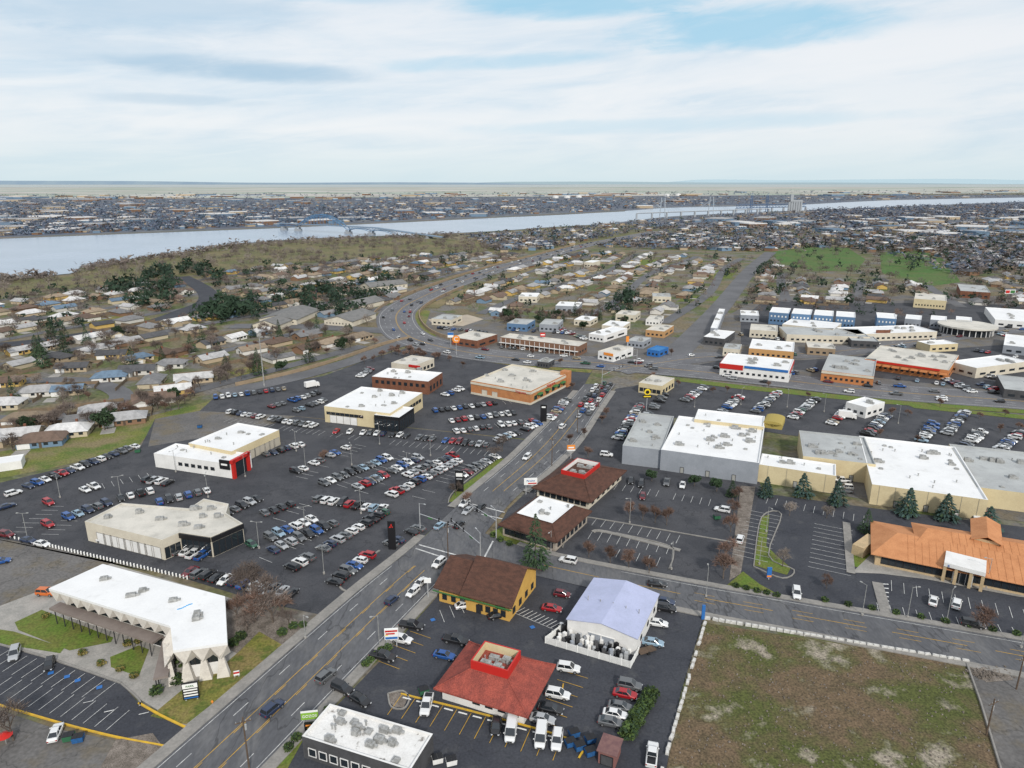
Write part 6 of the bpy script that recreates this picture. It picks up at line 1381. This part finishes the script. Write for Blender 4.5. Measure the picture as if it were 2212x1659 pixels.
scatter([(600,560),(1000,550),(1140,556),(940,606),(820,650),(600,640),(300,650),(0,680),(-60,650),(300,612)],230,['bare0','bare1','bare2','bare3','pale0','pale1','broad1'],11,smin=.7,smax=1.1,cd=7)
scatter([(420,690),(560,640),(760,612),(900,600),(830,660),(800,690),(640,680)],110,['conifer0','conifer1','broad0','broad1','broad0'],2,smin=.8,smax=1.25,cd=6.5)
scatter([(210,640),(330,590),(420,575),(500,600),(440,660),(380,690)],75,['broad0','broad1','conifer0','broad1'],3,smin=1,smax=1.5,cd=6)
scatter([(440,700),(560,690),(570,660),(450,650)],22,['broad0','broad1'],12,smin=1,smax=1.5,cd=5)
scatter([(60,790),(130,690),(160,690),(150,800)],9,['conifer0','conifer2'],4,smin=.9,smax=1.3)
scatter(SUB_M,290,['bare0','bare1','bare2','bare3','red0','pale1','conifer1','conifer2','column0','broad0'],5,smin=.55,smax=.95)
scatter([(1290,680),(1360,640),(1400,650),(1350,690)],16,['broad0','conifer0'],13,smin=.9,smax=1.2,cd=5)
scatter(SUB_R,190,['bare0','bare1','bare2','red0','pale1','conifer1','broad0'],6,smin=.6,smax=1.05)
PARK=[(1560,600),(1640,545),(1900,520),(2250,520),(2250,600),(2060,612),(1900,605),(1700,595)]
scatter(PARK,520,['bare0','bare1','bare2','bare3','bare1','pale1','conifer0','broad1'],7,smin=.8,smax=1.3,cd=5)
RIVP=[(0,606),(150,597),(190,580),(500,533),(620,523),(980,509),(1180,540),(760,560),(600,578),(300,612),(0,640)]
scatter(RIVP,470,['bare0','bare1','bare2','bare3','pale1','pale0','bare2','pale0'],8,smin=.8,smax=1.4)
scatter([(830,735),(900,745),(1000,765),(1060,780),(1000,785),(850,770),(700,812),(690,800)],26,['small0','red0','red1'],9,smin=.5,smax=.8)
scatter([(1050,700),(1480,735),(1500,700),(1300,680),(1080,685)],55,['bare0','bare3','red0','conifer1','broad0'],14,smin=.5,smax=.85)
scatter([(1560,720),(1900,735),(2212,700),(2212,650),(1650,650)],50,['bare0','bare3','red0','conifer1'],15,smin=.5,smax=.8)
scatter([(0,985),(330,905),(470,860),(440,850),(200,900),(0,940)],26,['bare1','bare2','red1','broad0','small0'],16,smin=.6,smax=1)
TR=[t for t in TR if not(inpoly(*proj(t[0],t[1]),GP1) and random.random()<.78) and not(inpoly(*proj(t[0],t[1]),GP2) and random.random()<.78)]
TR.sort(key=lambda t:t[0]**2+t[1]**2)
hq=np.array([(h[0],h[1]) for h in HP])
KN={'bare':'brown bare tree','red':'reddish bare tree','pale':'pale bare tree','small':'small bare tree','conifer':'dark conifer','broad':'dark rounded evergreen','column':'narrow dark conifer'}
nind=max(0,300-NT[0]); print('trees',len(TR),'individual',nind)
def kn(k): return KN[k.rstrip('0123456789')]
for (x,y,k,s) in TR[:nind]:
    j=int(np.argmin((hq[:,0]-x)**2+(hq[:,1]-y)**2)); hx,hy,idx,rowi,desc=HP[j]
    rel=('left of' if x<hx-4 else 'right of' if x>hx+4 else 'before' if y<hy else 'behind')
    lab='%s %s %s house of %s line, %s'%(kn(k),rel,ordn(idx),ordn(rowi),desc)
    tree(k,x,y,s,lab,'suburban trees: '+lab)
def lowproto(kind,seed):
    r=random.Random(seed); v=[];f=[]
    if kind in('conifer','column'):
        for k in range(34):
            t=r.random(); z=1+11*t; R=3.2*(1-t)+.3; a=r.uniform(0,6.3); c=Vector((math.cos(a)*R*.6,math.sin(a)*R*.6,z)); s=1.4*(1.1-t)
            p=[c+Vector((r.gauss(0,s),r.gauss(0,s),r.gauss(0,s*.8))) for _ in range(3)]; n=len(v); v+=[tuple(q) for q in p]; f.append((n,n+1,n+2))
    elif kind=='broad':
        for k in range(46):
            a=Vector((r.gauss(0,1),r.gauss(0,1),r.gauss(0,.7))).normalized()*r.uniform(.6,1); c=Vector((a.x*4.2,a.y*4.2,5+a.z*3.6)); p=[c+Vector((r.gauss(0,1.1),r.gauss(0,1.1),r.gauss(0,1.1))) for _ in range(3)]; n=len(v); v+=[tuple(q) for q in p]; f.append((n,n+1,n+2))
    else:
        for k in range(84):
            a=Vector((r.gauss(0,1),r.gauss(0,1),abs(r.gauss(0,.9))-.1)).normalized()*r.uniform(.35,1); c=Vector((a.x*4.2,a.y*4.2,3.4+a.z*4.8)); d_=(a+Vector((r.gauss(0,.4),r.gauss(0,.4),.3))).normalized()*r.uniform(.8,1.6); s=d_.cross(Vector((r.random(),r.random(),r.random()))).normalized()*.21
            n=len(v); v+=[tuple(c-s-d_*.5),tuple(c+s-d_*.5),tuple(c+d_)]; f.append((n,n+1,n+2))
        n=len(v); v+=[(-.25,0,0),(.25,0,0),(0,0,6)]; f.append((n,n+1,n+2)); n=len(v); v+=[(0,-.25,0),(0,.25,0),(0,0,6)]; f.append((n,n+1,n+2))
    return np.array(v),np.array(f)
LPR={k:[lowproto(k,s) for s in range(3)] for k in ('bare','conifer','broad')}
VV=[];FF=[];MI=[];off=0
def addlow(kd,x,y,s,mi):
    global off
    v,f=LPR[kd][rng.randint(3)]
    a=rng.rand()*6.28;c,n=math.cos(a),math.sin(a)
    w=np.stack([(v[:,0]*c-v[:,1]*n)*s+x,(v[:,0]*n+v[:,1]*c)*s+y,v[:,2]*s],1); VV.append(w);FF.append(f+off);MI.append(np.full(len(f),mi));off+=len(v)
for (x,y,k,s) in TR[nind:]:
    kd=k.rstrip('0123456789'); addlow('bare' if kd in('bare','red','pale','small') else kd if kd!='column' else 'conifer',x,y,s*(.7 if kd=='small' else 1),{'bare':0,'red':1,'pale':2,'small':1,'conifer':3,'broad':3,'column':3}[kd])
def clumps(poly,n,seed,mi,size=(5,9),blobs=7):
    global off
    r=np.random.RandomState(seed); xs=[p[0] for p in poly];ys=[p[1] for p in poly]; c=0
    while c<n:
        px=r.uniform(min(xs),max(xs));py=r.uniform(min(ys),max(ys))
        if not inpoly(px,py,poly) or inpoly(px,py,RIV): continue
        q=P(px,py); c+=1
        if near_road(q.x,q.y,5): continue
        if (inpoly(px,py,GP1) or inpoly(px,py,GP2)) and r.rand()<.85: continue
        s=r.uniform(*size); base=np.array([q.x,q.y,s*.5])
        v=r.normal(0,1,(blobs,3,3))*np.array([s*.27,s*.27,s*.17])+base+r.normal(0,1,(blobs,1,3))*np.array([s*.34,s*.34,s*.22]); v[:,:,2]=np.maximum(v[:,:,2],.1); v=v.reshape(-1,3)
        VV.append(v);FF.append(np.arange(blobs*3).reshape(-1,3)+off);MI.append(r.choice(mi)*np.ones(blobs));off+=blobs*3
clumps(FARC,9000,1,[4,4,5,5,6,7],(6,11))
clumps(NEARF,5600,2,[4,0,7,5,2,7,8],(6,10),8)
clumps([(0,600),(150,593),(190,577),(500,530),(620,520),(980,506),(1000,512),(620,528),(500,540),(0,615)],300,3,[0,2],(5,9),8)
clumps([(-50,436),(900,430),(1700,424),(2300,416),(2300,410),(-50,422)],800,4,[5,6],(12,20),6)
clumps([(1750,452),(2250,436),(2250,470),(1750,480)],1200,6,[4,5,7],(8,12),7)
V_=np.concatenate(VV);F_=np.concatenate(FF);MI_=np.concatenate(MI).astype(np.int32)
me=bpy.data.meshes.new('distant_trees'); me.vertices.add(len(V_)); me.vertices.foreach_set('co',V_.astype(np.float32).ravel()); me.loops.add(len(F_)*3); me.loops.foreach_set('vertex_index',F_.astype(np.int32).ravel()); me.polygons.add(len(F_)); me.polygons.foreach_set('loop_start',np.arange(len(F_),dtype=np.int32)*3)
try: me.polygons.foreach_set('loop_total',np.full(len(F_),3,dtype=np.int32))
except Exception: pass
for m in (M('far_bare',(.15,.122,.108),(.115,.096,.088),.02),M('far_red',(.17,.115,.092)),M('far_pale',(.23,.195,.17),(.18,.155,.135),.02),M('far_evergreen',(.026,.050,.028),(.020,.038,.025),.02),M('hazy_tree',(.085,.105,.15),(.070,.088,.13),.01),M('hazy_tree_blue',(.12,.15,.205)),M('hazy_evergreen',(.050,.078,.10)),M('hazy_brown_tree',(.135,.125,.135)),M('mid_evergreen',(.035,.06,.052))): me.materials.append(m)  # hazy tree colours have distance haze mixed in as paler blue
me.polygons.foreach_set('material_index',MI_); me.update(calc_edges=True); me.validate()
o=link('distant_trees',me); o['kind']='stuff'; o['label']='distant trees of the suburbs, park and far river bank'; o['category']='trees'
print('stuff tris',len(F_))
# ================================================================ WORLD
w=bpy.data.worlds.new('World'); bpy.context.scene.world=w; w.use_nodes=True; nt=w.node_tree; L=nt.links.new
bg=nt.nodes['Background']
def mth(op,a,b=None,c=None):
    n=nn(nt,'ShaderNodeMath',operation=op)
    for i,x in enumerate((a,b,c)):
        if x is None: continue
        if isinstance(x,(int,float)): n.inputs[i].default_value=x
        else: L(x,n.inputs[i])
    return n.outputs[0]
tc=nn(nt,'ShaderNodeTexCoord'); sx=nn(nt,'ShaderNodeSeparateXYZ'); L(tc.outputs['Generated'],sx.inputs[0])
X,Y,Z=sx.outputs
azi=mth('MULTIPLY',mth('ARCTAN2',X,Y),57.2958); el=mth('MULTIPLY',mth('ARCSINE',Z),57.2958)
def noise(ax,ey,tilt,det=7,seed=0,dist=.5,rough=.6):
    cb_=nn(nt,'ShaderNodeCombineXYZ'); L(mth('MULTIPLY',azi,ax),cb_.inputs[0]); L(mth('MULTIPLY',mth('MULTIPLY_ADD',azi,tilt,el),ey),cb_.inputs[1]); cb_.inputs[2].default_value=seed
    n=nn(nt,'ShaderNodeTexNoise'); n.inputs['Scale'].default_value=1; n.inputs['Detail'].default_value=det; n.inputs['Roughness'].default_value=rough; n.inputs['Distortion'].default_value=dist; L(cb_.outputs[0],n.inputs['Vector']); return n.outputs['Fac']
def rng_(v,a,b,c=0,d=1):
    n=nn(nt,'ShaderNodeMapRange'); n.interpolation_type='SMOOTHSTEP'; L(v,n.inputs['Value'])
    for nme,x in (('From Min',a),('From Max',b),('To Min',c),('To Max',d)): n.inputs[nme].default_value=x
    return n.outputs[0]
def mixc(f,a,b):
    n=nn(nt,'ShaderNodeMix',data_type='RGBA'); L(f,n.inputs['Factor'])
    for k,x in (('A',a),('B',b)):
        if isinstance(x,tuple): n.inputs[k].default_value=(*x,1)
        else: L(x,n.inputs[k])
    return n.outputs['Result']
n1=noise(.05,.30,-.06,seed=1); n2=noise(.07,.5,-.08,seed=5,dist=.7,rough=.55); n3=noise(.25,1.0,-.08,seed=9,rough=.6)
sky=nn(nt,'ShaderNodeTexSky',sky_type='NISHITA'); sky.sun_disc=False; sky.sun_elevation=math.radians(35); sky.sun_rotation=math.radians(162); sky.air_density=1.0
sc=nn(nt,'ShaderNodeVectorMath',operation='SCALE'); L(sky.outputs[0],sc.inputs[0]); sc.inputs['Scale'].default_value=.10
base=mixc(rng_(mth('ADD',mth('MULTIPLY',n1,.6),mth('MULTIPLY',n2,.4)),.40,.66),(.86,.90,.94),(.62,.76,.88))
base=mixc(rng_(n2,.50,.74,0,.8),base,(.92,.94,.96))
def blob(a0,e0,sa,se,tilt=0,k=3.0):
    u=mth('DIVIDE',mth('SUBTRACT',azi,a0),sa); v=mth('DIVIDE',mth('SUBTRACT',mth('MULTIPLY_ADD',azi,tilt,el),e0+tilt*a0),se)
    d_=mth('ADD',mth('MULTIPLY',u,u),mth('MULTIPLY',v,v)); d_=mth('ADD',d_,mth('MULTIPLY',mth('SUBTRACT',mth('MULTIPLY_ADD',n3,.6,mth('MULTIPLY',n2,.8)),.7),k)); return rng_(d_,1.5,.0)
def add(*a):
    o=a[0]
    for x in a[1:]: o=mth('ADD',o,x)
    return mth('MINIMUM',o,1.0)
white=add(blob(24,8.2,20,1.6,-.09),blob(-9,11.4,7,1.2),blob(-2,4.5,26,1.5)); base=mixc(mth('MULTIPLY',white,.6),base,(.93,.94,.96))
base=mixc(mth('MULTIPLY',add(mth('MULTIPLY',blob(-20,7.7,9,.8,.01,2),1.0),mth('MULTIPLY',blob(-24,5.6,6,.4),.5)),.65),base,(.34,.54,.72))
base=mixc(mth('MULTIPLY',add(blob(-28,11.5,14,2.2),mth('MULTIPLY',blob(-30,8.5,9,1.2),.6)),.6),base,(.46,.64,.80))
blue=add(mth('MULTIPLY',blob(17,10.6,10,1.5,-.02),.75),mth('MULTIPLY',blob(4,12.7,10,1.1),.75),mth('MULTIPLY',blob(0,8.8,9,.6,-.05),.45),mth('MULTIPLY',blob(30,12.9,9,.9),.55),mth('MULTIPLY',blob(-14,12.9,6,.6),.4),mth('MULTIPLY',blob(12,4.2,16,.6,-.02),.3))
base=mixc(blue,base,(.31,.64,.85))
base=mixc(rng_(el,4.0,-.3,0,.85),base,(.68,.83,.89))
base=mixc(rng_(el,14,40),base,(.80,.85,.92))
fin=nn(nt,'ShaderNodeMix',data_type='RGBA'); fin.inputs['Factor'].default_value=.10; L(base,fin.inputs['A']); L(sc.outputs[0],fin.inputs['B'])
L(fin.outputs['Result'],bg.inputs['Color']); bg.inputs['Strength'].default_value=1.0
su=bpy.data.lights.new('sun','SUN'); su.energy=2.9; su.angle=math.radians(5); su.color=(1,.955,.88); so=bpy.data.objects.new('sun',su); C.objects.link(so); so.rotation_euler=(math.radians(55),0,math.radians(18))
cam=bpy.data.cameras.new('camera'); co=bpy.data.objects.new('camera',cam); C.objects.link(co); co.location=(0,0,CAMH); co.rotation_euler=(math.pi/2-PITCH,0,0); cam.sensor_width=36; cam.lens=36*FP/PW; cam.clip_end=200000; cam.clip_start=1
bpy.context.scene.camera=co
vs=bpy.context.scene.view_settings; vs.view_transform='Standard'; vs.look='None'; vs.exposure=0
